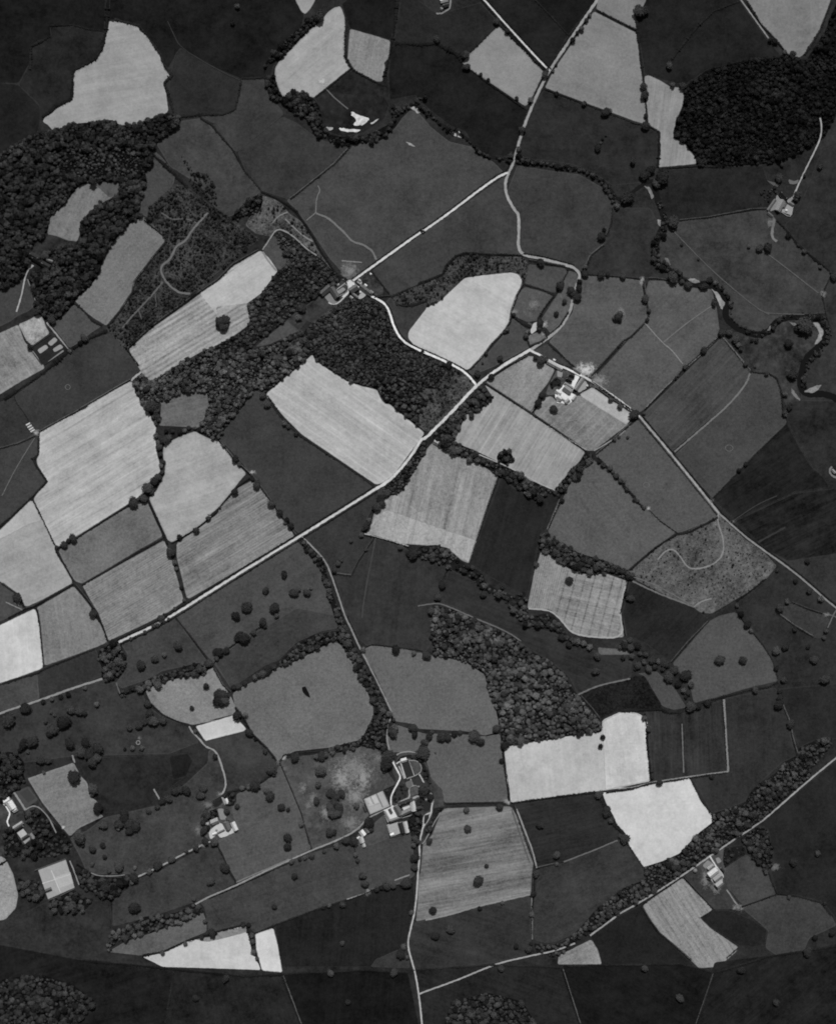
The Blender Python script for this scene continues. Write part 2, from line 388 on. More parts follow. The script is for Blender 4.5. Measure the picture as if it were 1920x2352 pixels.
def trunk_mesh(seed):
    r = random.Random(seed); V = []; F = []
    def tube(p0, p1, r0, r1, n=6):
        k = len(V); p0, p1 = Vector(p0), Vector(p1); d = (p1-p0).normalized(); a = d.orthogonal().normalized(); b = d.cross(a)
        for p, q in ((p0, r0), (p1, r1)):
            for i in range(n): t = 2*math.pi*i/n; V.append(tuple(p+(a*math.cos(t)+b*math.sin(t))*q))
        for i in range(n): F.append((k+i, k+(i+1) % n, k+n+(i+1) % n, k+n+i))
    tube((0, 0, 0), (0, 0, .45), .08, .06)
    for i in range(5):
        t = i*1.26+r.uniform(0, .5); tube((0, 0, .38+.03*i), (math.cos(t)*.45, math.sin(t)*.45, .85+r.uniform(-.1, .2)), .045, .015)
    tube((0, 0, .45), (.03, .02, 1.05), .06, .02)
    return mesh('trunk', V, F)
CROWNS = [crown_mesh(s) for s in range(6)]
for me in CROWNS: me.materials.append(LEAF)
CROWN_PALE = crown_mesh(20); CROWN_PALE.materials.append(LEAF_PALE)
TRUNKS = [trunk_mesh(s) for s in range(3)]
for me in TRUNKS: me.materials.append(BARK)
def tri_sources(mat, seeds, nleaf, sub, flat):
    out = []
    for s in seeds:
        me = crown_mesh(s, nleaf, sub, flat); me.materials.append(mat); out.append(bpy.data.objects.new('foliage_source', me))
    return out
SRC = {'wood': tri_sources(WOODLEAF, range(30, 38), 260, 2, .62), 'dark': tri_sources(DARKLEAF, range(40, 48), 260, 2, .62), 'black': tri_sources(BLACKLEAF, range(70, 75), 240, 2, .62), 'mid': tri_sources(MIDLEAF, range(60, 68), 260, 2, .62), 'scrub': tri_sources(SCRUB, range(50, 54), 160, 2, .6)}
_gn = {}
def gn_tree(kind):
    if kind in _gn: return _gn[kind]
    g = bpy.data.node_groups.new('scatter_'+kind, 'GeometryNodeTree')
    g.interface.new_socket('Geometry', in_out='INPUT', socket_type='NodeSocketGeometry'); g.interface.new_socket('Geometry', in_out='OUTPUT', socket_type='NodeSocketGeometry')
    i = g.nodes.new('NodeGroupInput'); o = g.nodes.new('NodeGroupOutput'); ins = g.nodes.new('GeometryNodeInstanceOnPoints'); gi = g.nodes.new('GeometryNodeGeometryToInstance')
    for s in SRC[kind][::-1]:
        oi = g.nodes.new('GeometryNodeObjectInfo'); oi.inputs['Object'].default_value = s; oi.inputs['As Instance'].default_value = True
        g.links.new(oi.outputs['Geometry'], gi.inputs[0])
    def attr(nm, ty):
        k = g.nodes.new('GeometryNodeInputNamedAttribute'); k.data_type = ty; k.inputs['Name'].default_value = nm; return k.outputs[0]
    jn = g.nodes.new('GeometryNodeJoinGeometry')
    for s in [n for n in g.nodes if n.bl_idname == 'GeometryNodeObjectInfo']: g.links.new(s.outputs['Geometry'], jn.inputs[0])
    g.links.new(i.outputs[0], ins.inputs['Points']); g.links.new(jn.outputs[0], ins.inputs['Instance']); ins.inputs['Pick Instance'].default_value = True
    g.links.new(attr('pick', 'INT'), ins.inputs['Instance Index']); g.links.new(attr('rot', 'FLOAT_VECTOR'), ins.inputs['Rotation']); g.links.new(attr('sca', 'FLOAT_VECTOR'), ins.inputs['Scale'])
    g.nodes.remove(gi); g.links.new(ins.outputs[0], o.inputs[0]); _gn[kind] = g; return g
def stuff_points(name, P, S, kind, label, cat):
    n = len(P); me = bpy.data.meshes.new(name); me.vertices.add(n); me.vertices.foreach_set('co', np.array(P, dtype=np.float32).ravel())
    a = me.attributes.new('sca', 'FLOAT_VECTOR', 'POINT'); a.data.foreach_set('vector', np.array(S, dtype=np.float32).ravel())
    rt = np.zeros((n, 3), dtype=np.float32); rt[:, 2] = rng.uniform(0, 6.28, n); rt[:, :2] = rng.uniform(-.12, .12, (n, 2))
    a = me.attributes.new('rot', 'FLOAT_VECTOR', 'POINT'); a.data.foreach_set('vector', rt.ravel())
    a = me.attributes.new('pick', 'INT', 'POINT'); a.data.foreach_set('value', rng.integers(0, len(SRC[kind]), n).astype(np.int32))
    o = link(name, me); md = o.modifiers.new('scatter', 'NODES'); md.node_group = gn_tree(kind)
    return tag(o, label, cat, None, 'stuff')
def inside(P, poly):
    x, y = P[:, 0], P[:, 1]; c = np.zeros(len(P), bool); n = len(poly)
    for i in range(n):
        x0, y0 = poly[i]; x1, y1 = poly[i-1]
        m_ = ((y0 > y) != (y1 > y)); c ^= m_ & (x < (x1-x0)*(y-y0)/((y1-y0) or 1e-9)+x0)
    return c
def scatter(poly, s, jit=0.75, keep=1.0, holes=()):
    a = np.array(poly); x0, y0 = a.min(0); x1, y1 = a.max(0)
    gx, gy = np.meshgrid(np.arange(x0, x1+s, s), np.arange(y0, y1+s*.866, s*.866)); gx = gx+(np.arange(gx.shape[0]) % 2)[:, None]*s/2
    P = np.stack([gx.ravel(), gy.ravel()], 1)+rng.uniform(-jit, jit, (gx.size, 2))*s
    k = inside(P, poly) & (rng.random(len(P)) < keep)
    for h in holes: k &= ~inside(P, h)
    return P[k]
def wood(s, label, r0=3.6, r1=7.2, space=7.6, kind='wood', floor=26, keep=1.0, holes=(), hh=1.6, floor_label=None, cat='wood'):
    p = [W(q) for q in spill([(q[0], q[1]) for q in px(s)])]
    hl = [pts(h) for h in holes]
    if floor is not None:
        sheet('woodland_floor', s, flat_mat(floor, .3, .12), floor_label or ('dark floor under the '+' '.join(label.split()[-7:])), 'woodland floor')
    P = scatter(p, space, keep=keep, holes=hl)
    for q, hw in CLEAR:                # nothing grows on roads and paths
        lo, hi = q.min(0)-8, q.max(0)+8; near = ((P > lo) & (P < hi)).all(1)
        if near.any():
            d = np.sqrt(((P[near][:, None]-q[None])**2).sum(2)).min(1); k = np.ones(len(P), bool); k[np.flatnonzero(near)[d < hw+(1.6 if kind == 'scrub' else 2.4)]] = False; P = P[k]
    n = len(P)
    r = r0*.65+(r1*1.1-r0*.65)*rng.beta(1.1, 1.9, n); r = np.where(rng.random(n) < .05, r1*rng.uniform(1.1, 1.4, n), r)
    clump = np.sin(P[:, 0]*.045+1.3*np.sin(P[:, 1]*.031))*np.sin(P[:, 1]*.052+1.1*np.sin(P[:, 0]*.027)); r = r*(1+.22*clump)
    if n == 0: return
    z = r*rng.uniform(.5, 1.2, n)*hh*.7+rng.uniform(0, 2.0, n)*(r1 > 4)
    stuff_points('woodland' if kind != 'scrub' else 'scrub', np.stack([P[:, 0], P[:, 1], z], 1), np.stack([r*1.12, r*1.12, r*hh*.8], 1), kind, label, cat)
TREES = []
ORD = 'first second third fourth fifth sixth seventh eighth ninth tenth eleventh twelfth thirteenth fourteenth fifteenth sixteenth seventeenth eighteenth nineteenth twentieth'.split()
def trees(phrase, s, pale=False):
    q = px(s); xs = [p[0] for p in q]; ys = [p[1] for p in q]
    horiz = (max(xs)-min(xs)) >= (max(ys)-min(ys))
    q.sort(key=lambda p: p[0] if horiz else p[1])
    for i, p in enumerate(q):
        kind = 'pale blossoming tree' if pale else ('big tree' if p[2] > 10 else 'round tree' if p[2] > 6 else 'small tree')
        if len(q) == 1: lab = f'lone {kind} {phrase}'
        elif len(q) > 20 and i >= 20: lab = f'{kind}, {ORD[len(q)-1-i]} from the {"right" if horiz else "bottom"} {phrase}'
        else: lab = f'{kind}, {ORD[i]} from the {"left" if horiz else "top"} {phrase}'
        TREES.append((p[2], W(p), lab, pale))
def build_trees(limit=300):
    TREES.sort(key=lambda t: -t[0])
    for r, (x, y), lab, pale in TREES[:limit]:
        r = r*1.04; hgt = r*1.05+3.0
        e = link('tree', None, None, (x, y, 0), random.uniform(0, 6.28)); e.empty_display_size = 2
        tag(e, lab, 'tree', 'hedgerow and parkland trees')
        t = link('trunk', TRUNKS[random.randrange(3)], e); t.scale = (hgt*.45, hgt*.45, hgt*.78)
        c = link('crown', CROWN_PALE if pale else CROWNS[random.randrange(6)], e, (0, 0, hgt*.62)); c.scale = (r*random.uniform(1.0, 1.2), r*random.uniform(.88, 1.12), hgt*.52)
    rest = TREES[limit:]
    if rest:
        P = [(x, y, r*.9) for r, (x, y), _, _ in rest]; S = [(r*1.05, r*1.05, r*1.15) for r, *_ in rest]
        stuff_points('small_trees', P, S, 'mid', 'small hedgerow bushes and saplings dotted along the field edges', 'bushes')

# ---------------------------------------------------------------- buildings
def prism_walls(L, B, h, rise):
    v = [(-L, -B, 0), (L, -B, 0), (L, B, 0), (-L, B, 0), (-L, -B, h), (L, -B, h), (L, B, h), (-L, B, h), (-L, 0, h+rise), (L, 0, h+rise)]
    return mesh('wall', v, [(0, 1, 5, 4), (2, 3, 7, 6), (1, 2, 6, 9, 5), (3, 0, 4, 8, 7), (0, 3, 2, 1)])
def slope_mesh(L, B, h, rise, s):
    t = .35; e = .5; v = []
    y0 = s*(B+e); z0 = h-rise*e/B
    for x in (-L-e, L+e):
        v += [(x, y0, z0), (x, 0, h+rise), (x, 0, h+rise+t), (x, y0, z0+t)]
    return mesh('roof_slope', v, [(0, 1, 2, 3), (7, 6, 5, 4), (3, 2, 6, 7), (1, 0, 4, 5), (0, 3, 7, 4), (2, 1, 5, 6)])
def box(name, x0, x1, y0, y1, z0, z1):
    return mesh(name, [(x, y, z) for z in (z0, z1) for y in (y0, y1) for x in (x0, x1)], [(0, 2, 3, 1), (4, 5, 7, 6), (0, 1, 5, 4), (2, 6, 7, 3), (0, 4, 6, 2), (1, 3, 7, 5)])
def stack(s, label, tone=165):
    for q in px(s):
        x, y = W(q); r = q[2]; n = 14; V = []; Fc = []
        for (k, z) in ((1.0, 0), (1.08, r*.8), (.8, r*1.25), (.35, r*1.6)): V += [(r*k*math.cos(6.283*i/n), r*k*math.sin(6.283*i/n), z) for i in range(n)]
        V.append((0, 0, r*1.75))
        for j in range(3): Fc += [(j*n+i, j*n+(i+1) % n, (j+1)*n+(i+1) % n, (j+1)*n+i) for i in range(n)]
        Fc += [(3*n+i, 3*n+(i+1) % n, 4*n) for i in range(n)]
        tag(link('haystack', mesh('haystack', V, Fc), None, (x, y, .3), 0, flat_mat(tone, .3, .8, 'thatch')), label, 'haystack', 'farmyard haystacks')
def building(tile, cx, cy, length, width, ang, tone, label, name='barn', h=3.2, rise=None, chim=0, cat=None, wins=0):
    t = TILES[tile]; x, y = W((t[0]+cx/t[2], t[1]+cy/t[2])); L = length/t[2]/2; B = width/t[2]/2
    rise = B*0.95 if rise is None else rise
    e = link(name, None, None, (x, y, 0.3), -R(ang)); tag(e, label, cat or name.replace('_', ' '))
    link('wall', prism_walls(L, B, h, rise-.02), e, mat=WALLM)
    rf = link('roof', slope_mesh(L, B, h, rise, 1), e, mat=roof_mat(tone)); link('roof_slope', slope_mesh(L, B, h, rise, -1), e, mat=roof_mat(tone))
    for i in range(chim):
        u = (-L*.85, L*.85, 0)[i]; link('chimney', box('chimney', u-.6, u+.6, -.45, .45, h+rise*.5, h+rise+1.6), rf, mat=WALLM)
    if wins:
        link('door', box('door', -.6, .6, B-.1, B+.06, 0, 2.1), e, mat=DOORM)
        for s in (-1, 1):
            for i in range(wins):
                u = -L+(i+.5)*2*L/wins
                if s == 1 and abs(u) < 1.3: u += 2.2
                link('window', box('window', u-.5, u+.5, min(s*(B-.1), s*(B+.05)), max(s*(B-.1), s*(B+.05)), 1.0, 2.2), e, mat=GLASS)
    return e
# ================================================================ the ground
gp = mesh('ground', [(-6000, -6000, 0), (6000, -6000, 0), (6000, 6000, 0), (-6000, 6000, 0)], [(0, 1, 2, 3)])
edge_attr(gp, [1.0]*4)
tag(link('ground', gp, None, (0, 0, 0), 0, field_mat(41, 0, 0, .12, .12)), 'dark rough pasture that underlies the whole valley', 'ground', None, 'structure')
def F(label, tone, s, name='field', cat='field', **k): return sheet(name, s, field_mat(tone, **k), label, cat, inset=6.0 if tone > 95 else 3.5)

# -- top row
F('dark pasture in the top left corner', 27, 'A0 0,0 840,0 835,160 830,245 700,235 590,205 400,210 410,290 250,370 240,500 150,660 0,660', mott=.12)
F('dark grey pasture left of the pale top left field', 35, 'A0 400,210 590,205 700,235 830,245 800,400 760,470 690,500 590,570 570,700 570,790 450,850 320,950 310,830 150,680 240,500 250,370 410,290', mott=.12)
F('dark pasture on the left edge above the wood', 31, 'A0 0,660 150,680 320,850 320,980 300,1060 40,1220 0,1240', mott=.1)
F('very dark pasture between the two pale top fields', 28, 'A0 880,0 1736,0 B0 690,0 760,110 740,230 620,420 500,480 460,620 260,630 A0 1736,550 1440,380 1340,550 1110,210 910,160 870,160', mott=.12)
F('dark pasture right of the pale top left field', 41, 'A0 1440,385 1736,550 B0 250,640 240,720 215,860 190,885 110,915 0,920 A0 1600,900 1430,930 1390,900 1350,700 1360,600 1400,430')
F('mid grey pasture above the diagonal hedge', 53, 'B0 260,630 440,625 470,700 520,800 590,890 590,920 230,1210 180,1190 100,1080 20,990 A0 1720,990 1600,930 B0 0,920 120,915 195,885 230,830 255,650')
F('pale grey crop field at the top left, jagged outline', 150, 'A0 875,165 910,180 915,160 1020,190 1105,210 1115,245 1165,280 1215,350 1275,430 1310,520 1360,600 1305,660 1330,760 1345,890 1280,925 1200,945 1100,990 1020,1010 960,1000 910,960 840,960 720,975 620,985 540,1000 490,1035 430,1045 390,1000 345,970 355,940 430,895 460,850 500,830 570,800 585,750 585,640 600,570 690,520 780,470 805,400 840,310 865,230', ang=-10, streak=.035, mott=.04, grain=.04)
F('small pale field tip cut by the top edge', 150, 'B0 690,0 850,0 810,70 770,112 740,95', mott=.03, grain=.04)
F('bright egg shaped field by the river bend', 165, 'B0 1000,60 1045,50 1065,80 1085,150 1090,250 1080,460 1130,540 1120,560 840,780 700,735 610,790 570,740 540,660 525,600 530,540 560,490 620,430 700,350 780,260 870,190 915,140 950,95', ang=-40, streak=.04, mott=.04, grain=.04)
F('grey striped plot beside the egg shaped field', 112, 'B0 1125,230 1280,270 1445,325 1440,400 1430,470 1395,500 1410,540 1390,590 1385,650 1330,650 1160,565 1105,470 1115,330', ang=-78, streak=.06, mott=.04)
F('very dark strip field under the top edge', 27, 'B0 1060,30 1100,0 1500,0 1480,200 1450,320 1125,230 1095,150', mott=.1)
F('dark grazing inside the river bend', 34, 'B0 850,780 1140,560 1400,680 1400,780 1440,830 1400,950 1230,1060 1050,1090 950,1050 900,960 870,860', mott=.14, patch=.5)
F('dark top middle pasture below the white barn', 37, 'B0 1530,0 C0 0,0 170,120 280,80 500,20 630,170 620,200 430,420 380,460 150,330 0,345 B0 1480,345 1490,200', mott=.08)
F('dark pasture left of the road above the river', 30, 'C0 350,520 870,870 840,1000 810,1080 770,1250 520,1240 430,1150 380,1050 250,1000 0,800 B0 1650,760 1440,800 1430,600 1450,400 1480,345 C0 0,360 150,340 320,430', mott=.1)
F('pale grey roadside field below the fork', 128, 'C0 350,510 410,430 640,205 690,240 980,540 1000,580 980,640 940,720 880,830 850,845 590,670 400,550', ang=30, streak=.02, mott=.03, grain=.05)
F('dark wedge between lane and hedge at the top', 32, 'C0 530,0 940,0 1200,280 1040,540', mott=.08)
F('darkest wedge left of the main road at the top', 27, 'C0 940,0 1400,0 1200,280', mott=.08)
F('grey field in the top right beside the road', 102, 'C0 1430,0 1736,0 D0 220,0 220,60 140,80 140,230 C0 1730,230 1420,80', ang=30, streak=.02, mott=.05, grain=.06)
F('large pale grey field right of the road', 112, 'C0 1400,90 1736,260 D0 150,270 190,620 200,760 220,900 210,990 C0 1736,970 1010,700 1080,560 1230,340', ang=20, streak=.02, mott=.05, grain=.06)
F('dark pasture between road and river', 40, 'C0 1000,720 1300,830 1736,990 D0 200,1010 310,1050 320,1200 310,1340 250,1450 C0 1550,1480 1430,1400 1250,1320 1100,1290 780,1260 800,1100 860,930', mott=.1)
F('dark pasture crossed by a broken diagonal hedge', 32, 'D0 220,0 960,0 1180,310 1300,450 1000,480 700,560 520,680 330,630 210,590 170,330 140,160', mott=.1)
F('pale boot shaped field left of the dark wood', 130, 'D0 205,610 240,600 330,640 410,690 490,700 525,730 510,840 460,960 435,1080 450,1110 540,1160 580,1220 610,1250 625,1305 500,1320 310,1335 320,1230 335,1050 240,1000 220,800', ang=97, streak=.07, mott=.05, grain=.05)
F('pale grey wedge field in the top right', 106, 'D0 1020,0 1690,0 1600,250 1490,420 1440,460 1400,460 1340,440 1270,340 1130,200', mott=.06, grain=.06)
F('dark pasture below the dark wood', 36, 'D0 320,1360 620,1340 1150,1320 1180,1430 1280,1560 1180,1680 700,1736 D1 460,160 390,190 330,60 D0 300,1500', mott=.1)
F('dark pasture right of the hilltop farm', 42, 'D0 1480,1560 1620,1200 1736,1150 D1 1736,560 1700,570 1420,330 1320,200 1390,130', mott=.1)
F('grey grazing below the hilltop farm', 55, 'D1 470,165 720,140 1180,70 1250,150 1320,230 1420,350 1700,580 1620,730 1650,900 1440,910 1280,930 1180,1050 1000,1050 870,960 880,800 780,640 640,640 560,620 470,590 330,470 300,400 380,230', mott=.1)
F('grey grazing right of the river loop', 46, 'D1 1700,590 1736,570 1736,1600 1450,1600 1460,1350 1640,1160 1660,950 1630,740', mott=.12)
# -- second row
F('grassy triangle left of the upper diagonal hedge', 57, 'B0 0,990 100,1090 200,1210 300,1380 410,1520 400,1560 300,1600 190,1720 130,1736 0,1600 A0 1600,1480 1360,1330 1250,1150 1420,970 1600,940', patch=.25)
F('pasture below the river bend', 52, 'B0 230,1215 590,930 700,980 860,1100 940,1130 1050,1160 1130,1170 1000,1300 640,1590 420,1520 300,1380')
F('wide open pasture above the straight lane', 61, 'B0 620,1600 840,1440 1130,1170 1280,1130 1400,1110 1500,1000 1570,880 1640,850 1700,890 C0 0,890 100,1010 250,1130 430,1170 480,1240 600,1290 680,1370 B1 1140,640 1110,630 960,460 800,220 700,80', mott=.08)
F('pasture between the straight lane and the road bend', 56, 'C0 700,1400 690,1480 710,1600 780,1700 C1 800,120 800,380 830,440 700,430 550,430 400,415 300,440 230,520 200,580 0,660 B1 1736,640 1560,720 1450,760 1300,560 C1 0,290')
F('pasture right of the road bend', 54, 'C0 790,1320 1050,1360 1280,1390 1460,1490 1570,1620 C1 1550,60 1540,180 1490,300 1480,370 1370,440 1310,560 1280,570 1200,520 830,420 800,300 810,120 C0 780,1700 700,1550')
F('dark riverside strip right of the winding hedge', 45, 'C1 1550,60 D1 250,60 330,200 270,400 260,500 400,600 390,630 240,620 C1 1340,600 1320,560 1380,430 1480,380 1500,290', mott=.1)
F('finely ploughed pasture with the ringed copse', 72, 'C1 1300,600 1640,620 D1 180,640 200,760 240,900 210,970 C1 1736,1040 1370,1410 1250,1340 1110,1190 1040,1130 1230,900 1250,750', ang=0, streak=.05, lines=.06, period=3.5)
F('grey pasture sloping from the farm gate to the river', 74, 'D1 240,640 390,640 560,690 740,710 780,850 800,1000 810,1080 650,1220 520,1350 190,1680 C1 1736,1700 1380,1440 1736,1050 D1 220,960 245,880 210,750', ang=-45, streak=.03)
F('long striped pasture above the double hedge', 62, 'D1 820,1090 1050,1360 1020,1460 900,1600 740,1736 D2 420,410 190,110', ang=-46, streak=.09)
F('pasture with the pale oval ring', 61, 'D1 1060,1370 1180,1380 1260,1420 1300,1560 1320,1700 D2 1340,180 1080,430 750,780 440,440 D1 760,1736 900,1610 1030,1450', mott=.07)
F('riverside meadow inside the loop', 50, 'D1 820,1070 960,1050 1100,1100 1230,1050 1300,960 1500,950 1600,1000 1600,1130 1480,1230 1420,1480 1450,1600 1330,1640 1300,1500 1240,1400 1060,1360 940,1220', mott=.15, patch=.45)
F('small paddock under the road bend', 66, 'C1 880,510 1160,540 1190,570 1150,640 1090,740 850,670', mott=.06)
F('mottled paddock above the roadside cottage', 72, 'C1 850,690 1080,755 960,940 950,960 870,970 760,920 740,890 800,740', patch=.6)
F('crescent paddock inside the road curve', 74, 'C1 1200,560 1260,580 1280,620 1250,700 1220,850 1180,960 1060,1070 1010,1000 980,950 1110,750', mott=.09)
F('narrow paddock below the bright bowl field', 62, 'C1 750,940 830,1000 880,1040 870,1090 890,1170 600,1330 420,1400 400,1370 560,1210 700,1050')
F('tiny cottage garden paddock', 84, 'C1 880,1080 980,1040 1030,1090 890,1170', mott=.09)
F('dark triangular orchard by the farm lane', 55, 'C1 920,1200 1040,1140 1250,1330 1180,1320 1000,1250')
F('bright bowl shaped field above the crossroads', 188, 'C1 80,850 170,810 370,620 500,600 740,575 800,590 830,640 800,740 740,890 730,970 690,1040 580,1150 530,1230 400,1350 370,1350 0,1185 B1 1736,1200 1640,1160 1590,1100 1590,1050 1720,870', ang=30, streak=.03, mott=.035, grain=.04)
F('dark pasture beside the curving lane', 54, 'B1 1450,770 1490,830 1590,850 1720,820 1736,860 1590,1050 1590,1130 1530,1100 1470,990 1440,890 1400,820')
F('pale grey pasture beside the middle farm', 130, 'C1 540,1450 870,1240 940,1250 1090,1350 1040,1450 960,1550 930,1650 900,1700', ang=-55, streak=.05, mott=.06)
F('striped grey field below the middle farm', 106, 'C2 920,100 960,50 C1 1000,1580 1060,1560 1110,1610 1190,1620 1260,1560 1310,1560 1736,1830 C2 1660,200 1400,400 1340,400', ang=-45, streak=.06, tram=(-45, 17, .22), cross=.07)
F('bright strip along the farm road', 180, 'C1 1290,1545 1390,1490 1736,1720 C2 1700,140 1660,195 1300,-30', ang=35, streak=.03, mott=.03, grain=.04)
F('dark grey pasture below the walled garden', 52, 'A1 560,1190 700,1120 880,1060 950,1120 1020,1210 1110,1310 1120,1360 1050,1430 900,1520 640,1670 A2 330,240 290,250 130,0 A1 120,1560 350,1390', mott=.06)
F('lawn on the left edge with a curving drive', 58, 'A1 0,725 110,680 210,620 230,640 270,790 290,830 240,880 150,920 80,970 0,1010', mott=.05)
F('grey striped crop on the left edge', 118, 'A1 0,1060 150,990 200,1130 260,1190 350,1310 360,1340 180,1440 0,1550', ang=55, streak=.09, mott=.1)
F('bright mottled plot above the walled garden', 160, 'A1 150,990 240,950 320,905 355,960 370,1010 400,1060 330,1110 260,1160 210,1110', mott=.14, patch=.25, psc=.08)
F('grey plot right of the walled garden', 67, 'A1 590,830 660,870 740,960 820,1000 740,1050 640,1130 560,1180 400,980 520,920')
F('pale clearing surrounded by the left wood', 95, 'A0 650,1470 700,1465 760,1470 850,1450 980,1460 940,1550 870,1590 780,1640 700,1736 A1 640,190 640,270 620,330 540,320 470,290 380,270 390,200 400,150 430,110 A0 500,1650 560,1580 600,1520', ang=-65, streak=.07, mott=.07)
F('darker corner of the clearing in the left wood', 72, 'A0 760,1470 850,1450 980,1460 940,1550 880,1580', ang=-65, streak=.06)
F('narrow grey meadow above the long grey field', 62, 'A0 1170,1400 1150,1340 1210,1240 1230,1200 1300,1260 1400,1390 1390,1460 1340,1530 1200,1680 1180,1736 1100,1690 1150,1560')
F('long grey field between wood and scrubby common', 93, 'A1 1060,145 1145,150 1190,195 1250,240 1320,310 1320,340 1240,440 1160,540 1080,650 1060,740 1000,850 850,1000 750,940 660,870 600,800 640,760 720,690 780,610 810,540 830,450 880,380 940,290 1000,220 1050,180', ang=-50, streak=.025, mott=.05)
F('pale field with strong dark ridges', 150, 'A1 1030,1190 1200,1030 1500,820 1736,640 B1 200,520 410,400 470,450 550,560 420,740 310,820 305,860 330,950 310,1000 190,1090 0,1190 A1 1640,1190 1400,1330 1210,1450 1180,1440 1130,1370 1080,1290', ang=-31, streak=.12, mott=.05, lines=.10, period=11)
F('bright smooth end of the ridged field', 180, 'A1 1595,742 1736,650 B1 410,400 480,460 550,560 420,740 310,820 B1 60,850 A1 1736,920', ang=-31, streak=.04, mott=.03, grain=.04)
F('little pasture triangle beside the ridged field', 66, 'B1 430,405 520,280 570,340 640,500 560,560 470,450', mott=.09)
F('sloping meadow strip in the village wood', 66, 'B1 370,1170 620,960 700,890 780,960 720,1040 480,1150', mott=.1)
F('walled plot in the wood below the village', 56, 'B1 740,900 860,820 950,850 810,970', mott=.1)
# -- third row
F('dark pasture on the left edge by the huts', 50, 'A1 0,1610 120,1570 A2 210,120 290,265 140,340 0,385')
F('grey pasture left of the big bright field', 57, 'A2 0,385 150,345 290,290 310,300 310,430 270,470 300,540 380,640 260,770 100,920 0,1010', mott=.05)
F('big bright field with slanting drill lines', 178, 'A2 320,250 640,75 A1 900,1520 1050,1440 1090,1510 1110,1570 A2 1140,10 1155,70 1200,110 1250,210 1240,270 1255,420 1280,520 1285,560 1230,620 1160,680 1150,740 1050,810 620,1080 520,1130 480,1165 440,1150 270,790 300,740 380,640 300,510 295,470 315,430', ang=-31, streak=.075, mott=.04, grain=.05, tram=(-31, 33, -.14))
F('bright field right of the tree lined hedge', 166, 'A2 1310,350 1450,280 1560,245 1620,280 1736,330 B2 70,320 140,380 200,480 300,580 240,650 180,730 80,850 0,920 A2 1690,920 1560,1020 1440,1100 1370,1130 1340,1110 1270,960 1190,780 1250,720 1310,600 1320,540 1300,430', ang=-20, streak=.04, mott=.05, grain=.05)
F('mid grey field between two bright fields', 88, 'A2 470,1195 620,1100 1040,840 1180,810 1230,930 1300,1080 660,1460 600,1440 520,1310', ang=-31, streak=.03, mott=.09)
F('ridged grey field above the straight road, left', 112, 'A2 660,1475 1310,1115 1350,1200 1395,1340 1440,1500 1470,1600 1340,1690 A3 1180,175 1000,260 870,320 840,240 790,100 A2 740,1620', ang=-31, streak=.09, lines=.06, period=5)
F('ridged grey field above the straight road, right', 106, 'A2 1410,1140 1736,905 B2 80,860 230,700 340,640 420,700 560,900 690,1080 0,1490 A2 1510,1580 1490,1570 1450,1400 1410,1250', ang=-31, streak=.13, lines=.06, period=6)
F('pale field on the left edge', 156, 'A2 0,1040 100,940 240,800 270,800 440,1140 445,1200 580,1440 570,1470 400,1560 230,1640 200,1640 180,1590 150,1540 0,1440', ang=-25, streak=.03, mott=.05, grain=.05)
F('brighter top strip of the left edge field', 176, 'A2 0,1035 100,940 240,800 265,800 335,955 240,985 0,1110', mott=.03, grain=.04)
F('grey field above the white field at left', 105, 'A2 300,1650 590,1480 650,1550 730,1650 A3 730,80 760,130 800,180 850,290 860,330 760,375 370,515 350,500 330,250 300,60', ang=82, streak=.05, mott=.06)
F('white bare field on the left edge', 203, 'A3 0,195 280,60 310,130 350,500 340,540 0,665', ang=85, streak=.025, mott=.03, grain=.03)
F('small dark corner plot on the left edge', 60, 'A2 0,1450 110,1530 180,1640 190,1670 70,1730 A3 0,165')
F('dark strip below the white field, left end', 62, 'A3 0,675 300,570 320,780 100,850 0,885')
F('dark strip below the white field, right end', 48, 'A3 300,570 350,540 770,385 800,480 820,600 330,780')
F('dark park pasture left of the thin hedge', 57, 'A3 970,350 1390,120 1640,460 1650,480 1480,520 1300,560 1150,640 970,700 930,650 1000,560 1020,430', patch=.15)
F('tree dotted park below the straight road', 64, 'A3 1400,120 B2 0,1545 700,1110 720,1140 850,1260 930,1400 960,1600 1000,1730 B3 1010,110 1030,220 900,240 700,330 560,470 440,520 250,650 180,700 40,500 A3 1660,450 1530,290', ang=-35, streak=.04)
F('darker lower half of the tree dotted park', 56, 'B3 50,480 250,330 420,230 700,60 1010,120 1030,220 900,240 700,330 560,470 440,520 250,650 180,700', ang=-35, streak=.04)
F('tree studded rough pasture at left', 50, 'A3 0,900 330,790 820,630 930,650 960,740 1130,720 1160,790 1200,850 1290,920 1500,1000 1590,1130 1350,1220 580,1240 200,1290 0,1300', mott=.1)
F('light grey field left of the pond field', 113, 'A3 1160,710 1300,650 1500,600 1620,590 1640,540 1700,535 B3 40,540 190,790 220,860 200,905 0,955 A3 1736,950 1540,990 1400,950 1310,910 1210,820', ang=50, streak=.035, mott=.06)
F('short white strip of bare soil', 196, 'A3 1560,1000 1736,950 B3 200,910 300,1020 280,1040 0,1110 A3 1640,1120 1600,1060', mott=.02, grain=.03)
F('smooth grey field around the small pond', 87, 'B3 190,740 260,690 400,620 560,530 700,480 900,370 980,330 1030,335 1100,400 1170,520 1190,600 1260,720 1310,850 1310,920 1240,1060 1200,1110 960,1170 680,1200 560,1270 540,1260 460,1160 350,1060 300,960 210,850', mott=.05)
F('dark pasture below the white strip', 53, 'A3 1600,1130 B3 0,1115 290,1040 340,1080 540,1270 570,1310 480,1400 380,1460 240,1500 150,1530 100,1260 50,1180 0,1170 A3 1640,1160', mott=.09)
